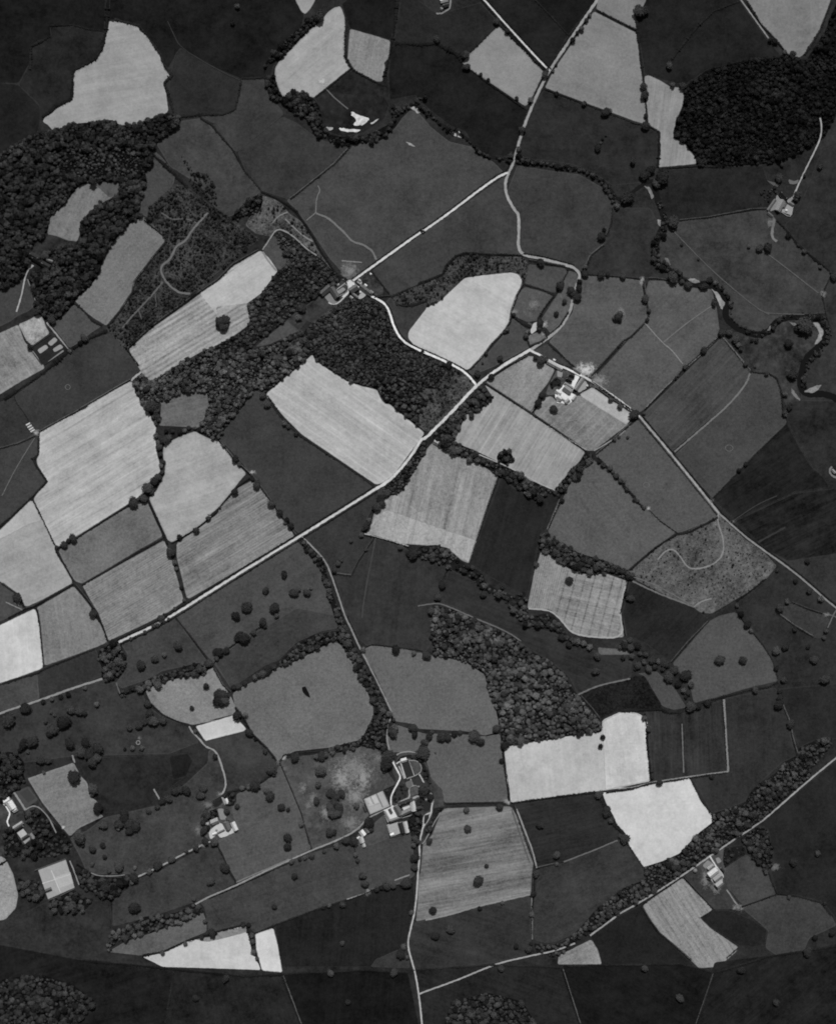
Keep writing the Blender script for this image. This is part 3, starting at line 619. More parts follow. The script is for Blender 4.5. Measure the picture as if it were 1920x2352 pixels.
F('very dark rough field at lower left', 39, 'A3 810,1250 1300,1225 1500,1215 1540,1270 1480,1400 1400,1460 1280,1560 1150,1670 830,1690 760,1600 720,1450 640,1310', mott=.12)
F('blackish wedge in the rough field', 31, 'A3 1350,1240 1500,1215 1540,1270 1490,1400 1380,1430', mott=.1)
F('grey crop above the large garden', 100, 'A3 225,1415 590,1290 650,1400 700,1450 720,1560 780,1600 A4 800,310 830,330 640,420 560,490 500,420 340,220 230,40', ang=-20, streak=.05, mott=.06)
F('grassland left of the lower farm', 57, 'A4 560,500 700,440 830,340 1000,300 A3 1300,1620 1500,1440 1660,1290 B3 0,1190 60,1190 110,1330 140,1490 110,1550 0,1610 A4 1650,250 1600,330 1620,500 1640,550 1100,800 1030,790 700,790 640,650', mott=.09)
F('grey pasture right of the lower farm', 71, 'B3 390,1480 500,1400 570,1310 730,1690 B4 760,400 815,590 650,670 230,860 160,740 80,550 60,520 240,440 200,340 160,280 220,220 220,150', ang=-15, streak=.04)
F('bleached blotchy pasture by the kitchen garden', 66, 'B3 580,1310 570,1280 690,1240 950,1220 1200,1150 1340,1170 1400,1330 1490,1460 1230,1570 1240,1660 1280,1700 B4 1270,330 1180,440 1080,500 830,600 740,320', mott=.14, patch=.55, psc=.045)
F('grey parkland right of the avenue', 83, 'B3 1210,390 1300,350 1450,365 1736,405 C3 0,410 120,440 300,470 400,500 530,590 560,700 610,830 640,960 650,1050 540,1075 380,1040 0,1020 B3 1620,980 1480,960 1440,830 1330,590', mott=.04)
F('grey parkland in front of the hall', 78, 'C3 540,1080 650,1060 680,1200 690,1350 720,1590 680,1600 210,1610 190,1500 100,1430 60,1280 0,1200 B3 1450,1210 1410,1100 1450,1040 1500,990 C3 50,1060 300,1060', mott=.04)
F('bright bare field below the big wood', 187, 'C3 690,1170 850,1130 1050,1110 1280,1060 1460,1050 1470,950 1620,880 1736,890 D3 180,910 230,960 230,1100 250,1300 250,1440 0,1490 C3 1736,1480 1410,1520 740,1610 720,1500 690,1330', ang=82, streak=.025, mott=.04, grain=.04)
F('brighter right third of the bare field', 198, 'C3 1470,1040 1475,955 1620,885 1736,895 D3 175,915 225,965 225,1100 245,1300 245,1435 0,1485 C3 1490,1510', ang=82, streak=.03, mott=.03, grain=.04)
F('white five sided field at lower right', 205, 'C3 1470,1530 1736,1495 D3 0,1505 270,1450 560,1410 600,1480 660,1610 740,1700 D4 740,340 750,375 640,460 500,620 340,690 195,735 70,540 30,460 C4 1600,430 1560,330 1500,230 1470,150', mott=.03, grain=.03)
F('dark triangle between road and avenue lane', 50, 'B2 760,1080 1330,710 1390,690 1400,760 1320,830 1230,1000 1200,1050 1320,1090 1250,1200 1130,1390 980,1370 940,1290 860,1190', mott=.06)
F('dark pasture right of the avenue lane', 48, 'B2 1330,1090 1560,1170 C2 0,1260 200,1310 240,1340 190,1480 130,1610 C3 100,60 100,200 110,330 60,415 0,415 B3 1480,360 1260,360 1200,310 1110,120 B2 1100,1736 1010,1420 980,1380 1130,1400 1250,1210', ang=95, streak=.05)
F('dark field above the straight road', 54, 'B1 380,1510 450,1580 560,1700 B2 600,160 740,290 1320,680 720,1060 660,1010 560,880 420,690 340,590 250,480 140,360 80,300 B1 210,1720', mott=.05)
F('bright ridged field below the village wood', 176, 'B1 825,1230 850,1280 1000,1380 1100,1440 1210,1480 1340,1510 1370,1580 1400,1620 1440,1625 1530,1700 B2 1640,190 1720,260 1640,370 1500,560 1440,620 1380,660 1330,670 740,270 600,130 490,0 B1 470,1580 460,1540', ang=35, streak=.06, mott=.04, grain=.05, tram=(35, 24, .12))
F('grey meadow enclosed by the lower wood', 84, 'A1 1250,1610 1400,1560 1500,1520 1650,1530 1670,1640 1660,1736 A2 1640,130 1600,220 1480,210 1270,200 1280,140 1290,20', ang=-15, streak=.06)
F('large striped field with the ringed clump', 146, 'C1 530,1470 900,1710 C2 1330,410 1290,480 1180,600 1090,710 900,640 740,540 540,440 440,400 280,320 330,230 400,80 490,50 C1 600,1580', ang=-58, streak=.075, mott=.05, grain=.05, tram=(-58, 19, .16), cross=.02)
F('striped field right of the roadside wood', 136, 'C2 110,340 160,350 260,410 370,460 460,490 640,600 550,860 405,1300 340,1270 250,1180 140,1150 0,1150 B2 1500,1140 1250,1060 1290,1000 1320,890 1400,780 1500,740 1600,590 1700,430', ang=103, streak=.08, mott=.06, lines=.03, period=4, tram=(103, 45, -.25))
F('brighter lower end of the striped field', 160, 'C2 0,955 470,1115 410,1290 330,1260 230,1170 0,1150 B2 1500,1140 1250,1060 1290,1000 1330,905 1420,870', ang=103, streak=.06, mott=.05)
F('nearly black arable field in the middle', 36, 'C2 665,600 750,690 880,760 1000,800 1040,740 1130,780 1030,1030 980,1060 950,1190 870,1560 800,1530 560,1400 410,1300', ang=105, streak=.07, mott=.06)
F('grey pasture right of the black arable field', 75, 'C2 1390,470 1530,570 1736,800 D2 210,860 460,1050 280,1180 100,1340 C2 1670,1350 1500,1290 1300,1250 1100,1120 1030,1040 1150,800 1180,700 1300,540', ang=48, streak=.035, mott=.05)
F('pale field with the lone tree', 126, 'C2 980,1200 1060,1240 1200,1340 1330,1380 1500,1380 1670,1440 1620,1600 C3 1610,100 1640,290 1450,295 1230,260 1170,190 1110,110 1050,70 870,60 C2 880,1600 930,1350', ang=15, streak=.12, mott=.04, cross=.05, tram=(105, 21, -.35))
F('ridged left end of the lone tree field', 122, 'C2 985,1205 1060,1245 1190,1335 1075,1670 C3 1050,68 875,58 C2 885,1600 930,1350', ang=103, streak=.05, lines=.09, period=5)
F('dark curved field above the big wood', 44, 'C2 250,1340 400,1420 600,1530 760,1620 800,1736 C3 860,200 1100,260 1250,350 1420,400 1700,440 D3 100,460 100,590 C3 1690,610 1500,660 1270,740 1200,600 1050,480 860,370 740,260 330,70 200,20 C2 200,1600 180,1520 230,1400', ang=20, streak=.09)
F('pale grey strip by the tree belt', 78, 'C3 1430,370 1540,380 1690,390 1690,430 1440,430', mott=.1)
F('grey pasture left of the straight lane to the common', 71, 'D2 120,170 170,150 800,900 780,940 480,1060 340,970 200,860 C2 1720,770 1560,570 1410,440 1560,310 1720,180', mott=.05)
F('scrubby common crossed by winding paths', 74, 'D2 790,930 800,910 1000,1100 1160,1210 1260,1320 1180,1420 1080,1500 740,1700 650,1690 330,1530 80,1400 90,1340 300,1170 480,1070', name='common', cat='common', mott=.16, grain=.2, patch=.28, psc=.06)
F('blackish field right of the straight lane', 31, 'D2 750,780 1340,180 1440,370 1530,520 1640,620 1680,690 1400,730 930,950', ang=-35, streak=.12, mott=.12)
F('dark streaked field above the right edge road', 33, 'D2 930,960 1400,740 1736,700 1736,1220 1350,1280 1180,1190', ang=-25, streak=.18, mott=.14)
F('dark grey pasture on the right edge', 48, 'D2 1180,1190 1350,1280 1736,1220 1736,1620 1500,1450 1340,1320', mott=.08)
F('dark pasture by the right edge lane end', 41, 'D1 1330,1650 1400,1600 1736,1600 D2 1736,440 1560,560 1440,350 1350,180', mott=.12)
F('dark park below the common', 43, 'D2 1260,1350 1380,1380 1720,1650 D3 1736,250 1736,660 1290,640 1230,480 1150,360 1010,200 930,90 800,120 740,130 900,20 D2 1100,1500', mott=.09)
F('grey tilted plot near the right edge', 54, 'D3 1250,80 1380,20 1640,110 1680,150 1610,300 1550,290 1260,100', mott=.06)
F('nearly black field beside the pale lone tree field', 37, 'D2 110,1440 330,1550 600,1650 710,1736 D3 720,160 560,320 420,490 330,430 230,350 120,300 60,290 40,150 D2 30,1700 70,1560 80,1450', ang=-48, streak=.08, mott=.07)
# -- fourth row
F('grey pasture with two lone trees', 69, 'D3 720,165 800,120 930,90 1010,200 1100,290 1160,370 1230,490 1270,640 1050,690 850,750 600,820 580,720 540,640 430,500', mott=.05)
F('grey tongue between tree belt and dark plot', 65, 'D3 150,580 300,560 450,700 540,850 440,870 350,840 280,720 210,600', mott=.05)
F('black nursery plot beside the big wood', 30, 'C3 1280,750 1480,670 1690,620 1736,600 D3 100,600 200,600 270,720 340,820 340,860 0,870 C3 1600,870 1440,940 1360,850', ang=50, grain=.3, mott=.1, lines=.08, period=4)
F('vertically streaked dark field', 47, 'D3 230,960 190,890 340,880 400,910 500,900 560,880 820,790 840,900 860,1350 720,1380 540,1400 300,1440 260,1440 250,1300', ang=88, streak=.13)
F('dark field between two hedges at right', 45, 'D3 840,780 1250,690 1290,800 1360,990 1390,1160 1430,1230 1300,1290 1100,1480 1010,1600 800,1680 740,1690 600,1440 560,1400 870,1360', ang=88, streak=.05)
F('dark field on the right edge above the lane', 39, 'D3 1280,700 1736,660 1736,1100 1560,1110 1440,1170 1370,1000', mott=.08)
F('dark field right of the wooded lane', 36, 'D3 1736,1270 1160,1736 D4 1100,400 1190,430 1240,700 1210,760 1260,950 1420,960 1620,1010 1736,1150', mott=.08)
F('nearly black field below the bright bare field', 41, 'C4 760,240 1410,145 1470,190 1490,290 1570,410 1640,470 1610,515 1160,690 950,740 870,580', ang=-12, streak=.1, mott=.07)
F('dark field above the wooded lane', 51, 'C4 950,750 1160,700 1610,520 1660,520 D4 70,550 200,740 230,820 100,880 C4 1736,880 1640,900 1540,980 1400,1100 1300,1200 1250,1260 1100,1330 1020,1340 930,1320 910,1200 940,900', ang=-30, streak=.05, mott=.08)
F('streaky grey field right of the hall drive', 94, 'C4 215,265 640,250 740,250 790,330 880,590 920,700 905,800 900,950 680,1000 470,1040 250,1110 0,1165 B4 1650,1165 1665,1000 1670,810 C4 20,780 40,550 110,480 180,300', ang=-10, streak=.17, mott=.06)
F('dark field below the streaky field', 47, 'C4 0,1170 250,1115 500,1050 690,1000 890,960 905,1330 880,1430 600,1500 0,1560 B4 1620,1500 1590,1320 1640,1180', ang=15, streak=.08)
F('dark pasture below the lower lane', 58, 'B4 0,975 230,865 640,690 820,620 1000,570 1140,540 1170,640 1230,780 1260,870 1260,940 1060,1000 820,1080 540,1190 370,1260 300,1190 60,1250 0,1260 A4 1640,1070 1590,1000', ang=-18, streak=.05)
F('dark pasture below the home farm court', 61, 'B4 1160,560 1250,560 1300,440 1440,500 1620,460 1640,800 1600,830 1480,880 1280,920 1260,860 1200,720', mott=.06)
F('nearly black field at the bottom edge', 34, 'B4 530,1200 820,1090 1060,1010 1290,930 1480,890 1630,880 1640,1000 1600,1200 1580,1310 1540,1380 1330,1470 1290,1530 570,1530 540,1290', ang=95, streak=.07)
F('dark grass wedge at the bottom by the drive', 52, 'B4 1330,1470 1540,1380 1600,1480 1600,1540 1290,1530')
F('white plot at the bottom, right of the tree row', 206, 'B4 370,1265 515,1220 545,1330 588,1575 425,1560 380,1400', mott=.02, grain=.03)
F('white plot at the bottom, left of the tree row', 196, 'A4 1140,1450 1300,1420 1500,1320 1736,1290 B4 60,1250 300,1200 320,1270 350,1380 415,1555 0,1540 A4 1300,1530', mott=.02, grain=.03)
F('grey top strip of the white bottom plot', 116, 'A4 1560,1310 1736,1280 B4 60,1255 300,1210 310,1250 130,1300 0,1330 A4 1640,1330', mott=.05)
F('grey strip below the lower left tree belt', 77, 'A4 860,1410 1000,1330 1300,1230 1620,1090 1650,1170 1650,1250 1500,1310 1300,1410 1130,1440')
F('grey pasture below the lower left lane', 55, 'A4 1040,850 1280,760 1690,540 1736,540 B4 60,540 100,640 220,860 0,970 A4 1540,1020 1300,1100 1130,1150 900,1210 900,1000 1030,900', mott=.08)
F('pale Z shaped striped field at lower right', 130, 'D4 185,1040 510,820 630,950 750,1060 740,1080 650,1140 730,1220 950,1370 945,1400 800,1530 640,1540 430,1340 320,1250', ang=57, streak=.09, mott=.05, tram=(57, 13, -.16))
F('grey paddock right of the lower right farm', 60, 'D4 1020,630 1130,740 1180,760 1250,940 1000,1050 870,900 850,830 850,740', mott=.06)
F('grey paddock below the lower right farm', 55, 'D4 530,800 640,730 830,780 870,900 960,1040 900,1070 760,1070 640,950')
F('grey irregular field in the lower right corner', 56, 'D4 980,1060 1250,960 1420,970 1610,1020 1700,1130 1736,1200 1520,1300 1460,1440 1400,1500 1260,1440 1170,1380 1190,1240', mott=.07)
F('blackish field inside the Z shaped field', 35, 'D4 660,1135 760,1080 880,1080 1050,1150 1180,1230 1170,1340 1100,1370 960,1360 730,1215', mott=.07)
F('blackish field left of the Z shaped field', 33, 'C4 1370,1290 D4 0,1130 180,1040 320,1260 600,1520 C4 1460,1520 1440,1400', mott=.07)
F('pale bottom tip field by the wooded lane', 122, 'C4 1120,1440 1380,1310 1430,1390 1465,1510 1110,1510', ang=-25, streak=.06)
F('dark sheltered grass on the lower left edge', 44, 'A4 0,1100 60,1150 200,1100 400,1000 880,1000 900,1230 860,1400 700,1470 0,1480', mott=.12)
F('pale plot on the lower left edge', 150, 'A4 0,640 50,670 110,790 150,960 130,1060 50,1150 0,1160', mott=.04)
F('dark field in the bottom left corner', 29, 'P 0,2170 190,2206 400,2232 380,2352 0,2352', ang=-18, streak=.08, mott=.12)
F('dark pasture at the bottom, left of the white plots', 35, 'P 400,2222 560,2240 648,2236 690,2352 380,2352', ang=70, streak=.06, mott=.12)
F('blackish plough at the bottom, left of the drive', 25, 'P 648,2236 850,2226 938,2236 962,2352 690,2352', ang=95, streak=.08, mott=.1)
F('dark grass at the bottom, right of the drive', 36, 'P 946,2226 1130,2214 1290,2224 1330,2352 968,2352', ang=20, streak=.08, mott=.1)
F('blackish field at the bottom below the pale tip', 27, 'P 1290,2216 1560,2212 1640,2236 1600,2352 1330,2352', ang=30, streak=.08, mott=.1)
F('dark field in the bottom right corner', 31, 'P 1640,2210 1760,2196 1920,2170 1920,2352 1600,2352', ang=-40, streak=.1, mott=.12)
F('shaded grass ground around the hall gardens', 56, 'F4 640,420 690,240 780,80 1000,30 1200,110 1290,300 1340,520 1500,700 1575,850 1560,1000 1600,1060 1500,1160 1250,1600 1150,1736 1010,1736 980,1520 1000,1200 640,1000 640,640 720,560', mott=.14)
F('rough grass between cottages and home farm court', 64, 'B4 1160,560 1180,480 1300,400 1400,310 1440,500 1300,560', mott=.12)
F('orchard grass beside the middle farmhouse', 66, 'F1 360,1000 440,800 560,560 640,420 900,450 1000,500 900,680 800,860 600,980 580,1060 400,1060', mott=.2, patch=.4, psc=.12)
F('cottage gardens behind the village terrace', 54, 'F2 1050,290 1400,30 1460,60 1736,420 1736,600 1520,640 1150,400', mott=.2, patch=.5, psc=.12)
F('rough garden around the village house', 50, 'F2 100,660 200,560 400,330 640,250 800,320 870,600 640,900 480,1020 200,900', mott=.2, patch=.4, psc=.1)
F('dull grass below the village house', 50, 'B1 620,960 740,860 880,770 960,830 1010,850 830,980 780,960 720,1040', mott=.14, patch=.3)
F('garden ground of the lower farm', 62, 'F5 220,900 440,640 700,560 1050,180 1100,480 1000,600 1130,1100 1190,1160 700,1400 460,1420 260,1240', mott=.18, patch=.3)
F('garden ground of the lower left houses', 52, 'F6 60,400 300,160 600,40 780,330 1000,680 1400,1100 1450,1300 1100,1450 60,1450', mott=.18, patch=.3)
F('garden ground of the lower right farm', 62, 'F7 0,640 540,290 880,60 960,300 940,600 900,1000 720,1180 420,900 300,560', mott=.16, patch=.3)
F('open grass round the old house in the wood', 44, 'A1 220,420 280,360 400,280 620,340 500,370 380,420 440,500 430,570 250,570 210,560', mott=.2, patch=.3)
_z[0] = 0.62
# -- scrubland floors
F('scrubby common ground left of the ridged field', 50, 'A1 1190,60 1250,0 A0 1390,1470 1480,1480 1640,1600 1736,1680 B1 60,60 180,140 290,230 380,290 410,310 200,470 0,640 A1 1600,720 1200,1020 1040,1170 990,1200 940,1110 860,1050 850,1000 1000,860 1070,700 1100,640 1320,340 1300,290 1170,170', name='scrubland', cat='scrubland', mott=.2, grain=.35, patch=.3, psc=.07)
F('rough quarry ground left of the leat', 62, 'B0 430,1560 560,1600 640,1700 B1 770,190 870,400 1000,580 930,600 760,380 640,260 560,230 500,290 380,270 290,200 330,130 400,60 B0 410,1600', name='scrubland', cat='scrubland', mott=.25, grain=.35, patch=.7, psc=.08)
F('bushy strip between the bowl field and the bend', 56, 'B1 1450,770 1560,730 1736,640 C1 0,660 200,590 240,520 310,460 400,440 560,450 740,450 830,450 880,510 870,590 830,640 800,590 740,575 500,600 370,620 170,810 80,850 B1 1720,820 1590,850 1490,830', name='scrubland', cat='scrubland', mott=.2, grain=.35, patch=.35, psc=.07)
F('rough ground left of the crossroads', 58, 'C1 0,1490 60,1500 150,1510 200,1340 370,1360 460,1470 230,1736 C2 120,240 60,245 B2 1640,180 1530,90 B1 1530,1690 1440,1610 1400,1600 1370,1540 1350,1500 1420,1460 1500,1400', name='scrubland', cat='scrubland', mott=.22, grain=.3, patch=.7, psc=.07)
F('lighter young growth inside the left wood', 52, 'A0 430,1280 560,1200 800,1170 950,1160 1080,1200 1220,1260 1130,1400 1000,1420 700,1420 450,1400', name='scrubland', cat='scrubland', mott=.25, grain=.35, patch=.5, psc=.07)
# ================================================================ water
_z[0] = 0.70
ribbon('river', 'D0 280,1440 310,1600 D1 340,60 370,150 330,270 280,400 290,500 400,550 500,640 600,675 720,670 800,720 860,800 850,880 860,950 960,1030 1100,1080 1200,1050 1250,970 1350,930 1500,930 1620,965 1650,1060 1600,1160 1500,1250 1460,1350 1440,1480 1500,1550 1600,1540 1700,1560 1760,1600 1900,1700', 14.5, WATER, 'broad dark river meandering down the right side', 'river', .12)
ribbon('river', 'D0 280,1440 200,1460 C0 1600,1620 1530,1500 1400,1390 1250,1345 1050,1315 780,1275 600,1260 480,1210 410,1110 200,1010 60,890 B0 1690,880 1620,855 1550,900 1480,1000 1420,1060 1230,1090 1050,1125 950,1085 890,960 830,870 720,820 580,800 490,680 475,560 540,450 700,310 860,130 900,0 900,-300', 7.5, WATER, 'narrow upper river winding under its alders past the bright shingle', 'river', .2)
ribbon('stream', 'B0 420,1530 640,1640 B1 760,180 880,390 990,560', 4.0, WATER, 'dark mill leat running to the village', 'stream', .2)
sheet('pond', 'B3 740,690 770,680 800,740 810,775 780,760 750,730', WATER, 'small dark pond in the smooth grey field', 'pond')
# ---------------------------------------------------------------- shingle
def bar(s, tone, label): sheet('gravel_bar', s, flat_mat(tone*.93, .4, .12, 'shingle'), label, 'gravel bar', None, True, 1.0)
bar('B0 1130,885 1200,920 1285,945 1230,1000 1150,1000 1180,960 1140,925', 228, 'white shingle patch inside the upper river bend')
bar('B0 1035,1020 1130,1030 1215,1035 1180,1055 1050,1047', 235, 'long white shingle spit at the foot of the river bend')
bar('B0 930,1010 1000,1020 960,1048', 175, 'small grey shingle wedge left of the white spit')
bar('B0 1285,985 1355,943 1335,972 1300,992', 205, 'small pale shingle blade right of the white patch')
bar('B0 1590,850 1650,848 1690,900 1665,910 1620,870', 165, 'curved shingle bank at the river kink')
bar('B0 750,900 790,905 780,930 750,920', 170, 'tiny shingle spot among the river trees')
bar('B0 1570,1130 1610,1140 1650,1172 1600,1160', 160, 'short bright scrape in the open pasture')
bar('C0 255,1050 335,1048 355,1105 300,1088 270,1075', 195, 'white shingle hook beside the upper river')
bar('D0 30,1560 90,1545 80,1582 40,1580', 135, 'small pale shingle by the river trees')
bar('D0 195,1480 250,1495 282,1570 262,1592 238,1520', 114, 'pale shingle crescent at the river elbow')
bar('D1 310,150 345,158 342,212 315,195', 122, 'small shingle patch where the river straightens')
bar('D1 545,630 600,622 655,652 600,662', 141, 'white shingle lens at the first river bend')
bar('D1 730,703 790,738 852,825 820,875 795,810 765,745', 145, 'broad pale shingle bank on the river bend')
bar('D1 1540,972 1590,975 1635,1050 1612,1120 1560,1158 1600,1050', 137, 'crescent shingle bank inside the river loop')
bar('D1 1470,1528 1540,1490 1625,1465 1582,1520 1540,1538', 131, 'pale shingle bank at the lower river elbow')
bar('D1 1350,968 1425,988 1405,1006', 106, 'thin shingle streak by the big riverside tree')
bar('D1 1180,1042 1217,985 1203,1042', 106, 'thin shingle blade left of the river loop')
bar('D1 365,460 395,462 415,520 390,505', 98, 'small shingle streak under the river bend trees')
bar('D1 1375,1490 1400,1530 1450,1590 1440,1600 1380,1545', 102, 'narrow shingle edge on the inner river bank')

# ================================================================ roads, lanes, tracks
_z[0] = 0.80
def road(s, w_, tone, label, name='road', hl=None, hr=None, gap=3.0, hw=2.8):
    w_ *= .78; tone = min(240, tone*1.1)
    ribbon(name, s, w_, flat_mat(tone, .2, .12, 'road_surface'), label, name, .22)
    c = smooth_line(pts(s))
    for side, lab in ((1, hl), (-1, hr)):
        if lab: hedge(offset_line(resample(c, 5), side*(w_/2+gap)), lab, hw, 2.2)
road('C0 1440,-20 1230,290 1040,570 950,750 870,940 820,1080 760,1300 720,1380', 8.0, 130, 'grey main road running in from the top edge', 'road', None, 'roadside hedge left of the main road at the top')
road('C0 720,1380 690,1470 710,1580 780,1690 C1 800,110 805,260 795,370 830,435 960,460 1100,495 1230,530 1280,570 1290,610 1260,680 1235,780 1215,880 1150,1000 1050,1090 900,1190', 8.0, 140, 'winding main road round the paddocks')
road('C1 900,1190 720,1290 590,1380 460,1480 260,1700 C2 120,240 60,300 B2 1690,310 1640,400 1560,510 1440,640 1330,705', 8.2, 188, 'bright road through the crossroads', 'road', None, None)
road('B2 1330,705 740,1075 500,1220 0,1530 A3 1400,105 1180,225 1000,305 950,330', 7.0, 182, 'long straight pale road crossing the lower left', 'road', 'roadside hedge on the lower side of the straight road', 'roadside hedge on the upper side of the straight road', 4.2, 2.6)
road('A3 820,622 600,690 330,790 105,860 A3 -40,915', 6.0, 120, 'dim lane leaving the tree clump to the left edge', 'lane', None, None)
road('C0 715,1375 600,1430 200,1736 C1 0,275 B1 1736,220 1150,640', 6.2, 190, 'bright straight lane to the village', 'lane', None, 'low hedge along the upper side of the village lane', 2.6, 2.0)
road('B1 1130,655 1190,690 1240,740 1310,770 1400,820 1440,890 1470,1000 1530,1110 1620,1170 1736,1222 C1 0,1190 230,1290 380,1370 460,1470', 6.0, 215, 'bright curving lane from village to crossroads', 'lane', 'thin hedge above the curving village lane', None, 2.6, 2.0)
road('C0 510,-20 740,240 1000,520 1050,565', 5.0, 185, 'bright narrow lane running down from the top edge', 'lane', 'thin hedge above the narrow top lane', 'thick hedge below the narrow top lane', 3.2, 3.2)
road('C1 890,1195 1000,1250 1100,1310 1180,1340 1280,1390 1370,1430 1736,1690 D2 10,30 170,130', 6.0, 190, 'farm lane passing the middle farm', 'lane', None, None)
road('D2 170,130 430,440 720,800 800,900', 6.2, 142, 'straight pale lane towards the common', 'lane', 'hedge on the upper side of the common lane', 'hedge on the lower side of the common lane', 3.4, 2.4)
road('D2 800,900 1000,1080 1150,1190 1350,1330 1520,1470 1700,1630 1800,1700', 5.0, 110, 'grey lane skirting the common to the right edge', 'lane', 'dark hedge above the lane by the common', None, 3.2, 2.8)
road('B2 740,1080 850,1190 930,1280 980,1400 1040,1580 1090,1736 B3 1120,190 1200,370 1300,560 1380,720 1440,850 1460,890 1430,1000 1415,1100 1450,1230 1480,1300', 4.6, 112, 'narrow avenue lane from the road to the hall', 'lane')
road('F4 620,170 680,300 760,440 790,520 740,620 650,780 610,900 620,1030', 4.2, 205, 'white garden drive beside the formal lawn', 'drive')
road('F4 640,1020 470,1110 260,1220 150,1300 0,1470 B4 1050,510 820,600 640,680 400,790 200,890 0,970 A4 1560,1030', 4.8, 122, 'grey lower lane from the hall to the left', 'lane', None, None)
road('A4 1680,530 1500,610 1300,720 1100,810 1040,850', 4.4, 140, 'short pale lane left of the lower farm', 'lane')
road('F4 1330,800 1380,880 1370,960 1350,1080 1345,1160 1280,1300 1200,1400 1160,1560 1130,1740 B4 1680,650 1665,800 1650,1050 1610,1220 1580,1350 1620,1490 1650,1600 1680,1800 1700,2000', 4.6, 165, 'pale hall drive going down to the bottom edge', 'drive')
road('F4 1345,1150 1220,1200 1200,1300 1195,1400', 4.0, 165, 'inner loop of the hall drive', 'drive')
road('F4 1010,900 1100,850 1250,850 1330,900', 6.0, 130, 'forecourt drive before the hall', 'drive')
road('D3 1760,1230 1480,1460 1170,1736 D4 1080,410 830,575 510,800 180,1010 0,1110 C4 1600,1110 1370,1280', 4.8, 138, 'wooded lane at the lower right', 'lane', None, None)
road('C4 1250,1340 1100,1400 900,1440 680,1490 560,1530 300,1640 60,1725 5,1748', 4.5, 150, 'pale lane end at the bottom edge', 'lane')
road('D0 960,-20 1190,300 1225,345', 4.0, 118, 'thin lane beside the top right wedge field', 'lane')
road('D0 1605,940 1618,1000 1612,1090 1575,1180 1480,1370 1420,1500 1385,1590', 4.2, 150, 'pale farm track down to the hilltop farm', 'track')
road('F8 180,640 90,840 20,1250 A1 135,890', 4.2, 150, 'pale curving drive across the left lawn', 'drive')
road('F6 90,400 190,540 210,600 170,700 150,760 190,850', 4.0, 235, 'white drive before the left edge house', 'drive')
road('F7 530,280 620,420 700,560 850,740 860,820', 4.2, 185, 'pale farm drive at the lower right farm', 'drive')
road('F2 600,120 820,270 1000,280', 4.0, 180, 'pale track entering the village from the leat', 'track')
road('F2 940,300 880,560 770,680 620,830 480,860 380,810', 3.6, 175, 'village track curling below the courtyard house', 'track')
road('F1 880,410 1040,470 1240,580', 3.6, 235, 'white farm lane end above the yard', 'track')
def path(s, w_, tone, label, name='path'): ribbon(name, s, w_*1.15, flat_mat(tone*1.06, .15, .2, 'trodden_earth'), label, name, .3)
path('B0 870,1480 890,1520 860,1570 853,1680 B1 852,100', 1.8, 92, 'thin footpath coming down to the path fork')
path('B1 852,100 780,160', 2.0, 95, 'short left arm of the path fork')
path('B1 855,105 950,140 1030,210 1100,280 1140,330 1220,350 1300,400 1320,440 1335,475', 4.0, 88, 'wide worn stream path across the open pasture')
path('B1 1060,483 1220,496', 2.2, 110, 'short straight path by the village gate')
path('B1 430,395 500,290 530,240 580,230 680,290 780,390 860,440', 2.6, 125, 'pale track through the quarry ground')
path('B1 430,410 470,480 540,560', 3.0, 115, 'worn path along the little triangle pasture')
path('B1 510,180 560,120 630,95', 2.0, 110, 'short path in the quarry ground')
path('B1 610,150 690,230 760,290 830,330', 2.4, 105, 'stony path beside the leat')
path('A1 1660,100 1540,230 1480,330 1410,360 1380,430 1350,480 1290,520 1285,580 1340,670 1430,740 1520,745', 4.0, 84, 'winding white path over the scrubby common')
path('A1 1300,650 1240,730 1110,870 1050,930 980,1020', 3.0, 76, 'branch path running down the scrubby common')
path('A1 1570,180 1470,140 1380,160 1290,100', 2.6, 72, 'thin path at the top of the scrubby common')
path('A1 1110,880 1135,950', 2.4, 68, 'short stub path on the scrubby common')
path('A1 1240,740 1250,850', 2.4, 66, 'faint stub path in the middle of the common')
path('A1 225,630 270,760 285,800', 1.8, 92, 'thin straight path on the left lawn')
path('A1 375,975 550,1185', 3.0, 135, 'straight pale path along the walled garden')
path('A1 1050,1440 1075,1410 1130,1370', 4.0, 150, 'pale gateway track at the ridged field corner')
path('A0 1340,170 1390,280 1440,380 1736,560 B0 250,640', 1.5, 48, 'thin pale fence line in the dark top pasture')
path('B0 930,705 1000,780 1110,870', 2.4, 78, 'faint track from the egg field to the shingle')
path('A2 280,300 130,540 20,760', 1.8, 80, 'faint track down the left grey pasture')
path('D1 210,980 350,1140 420,1190 510,1305', 2.2, 112, 'thin pale fence path in the sloping pasture')
path('D1 350,1140 540,980 740,845', 2.0, 88, 'faint diagonal path towards the shingle bank')
path('D1 440,250 740,560 1000,780 1130,880 1200,910', 2.0, 70, 'long faint path across the river grazing')
path('D1 1140,400 1220,450 1590,740', 2.0, 72, 'faint straight path on the hilltop grazing')
path('D1 1240,150 1215,290 1260,330', 5.0, 92, 'worn cattle track below the hilltop farm')
path('D1 1045,1380 1020,1460 900,1610 760,1736 D2 445,410', 3.6, 88, 'double pale headland between striped pastures')
path('D1 815,1080 940,1220 1045,1360', 3.0, 80, 'pale bank along the riverside meadow')
path('D1 790,1090 680,1210 540,1330', 2.0, 105, 'pale headland under the double hedge')
path('D1 210,1660 340,1520 470,1400', 2.0, 98, 'lower pale headland by the farm road')
path('D1 1480,910 1200,905 1130,880', 2.2, 68, 'faint path along the river loop')
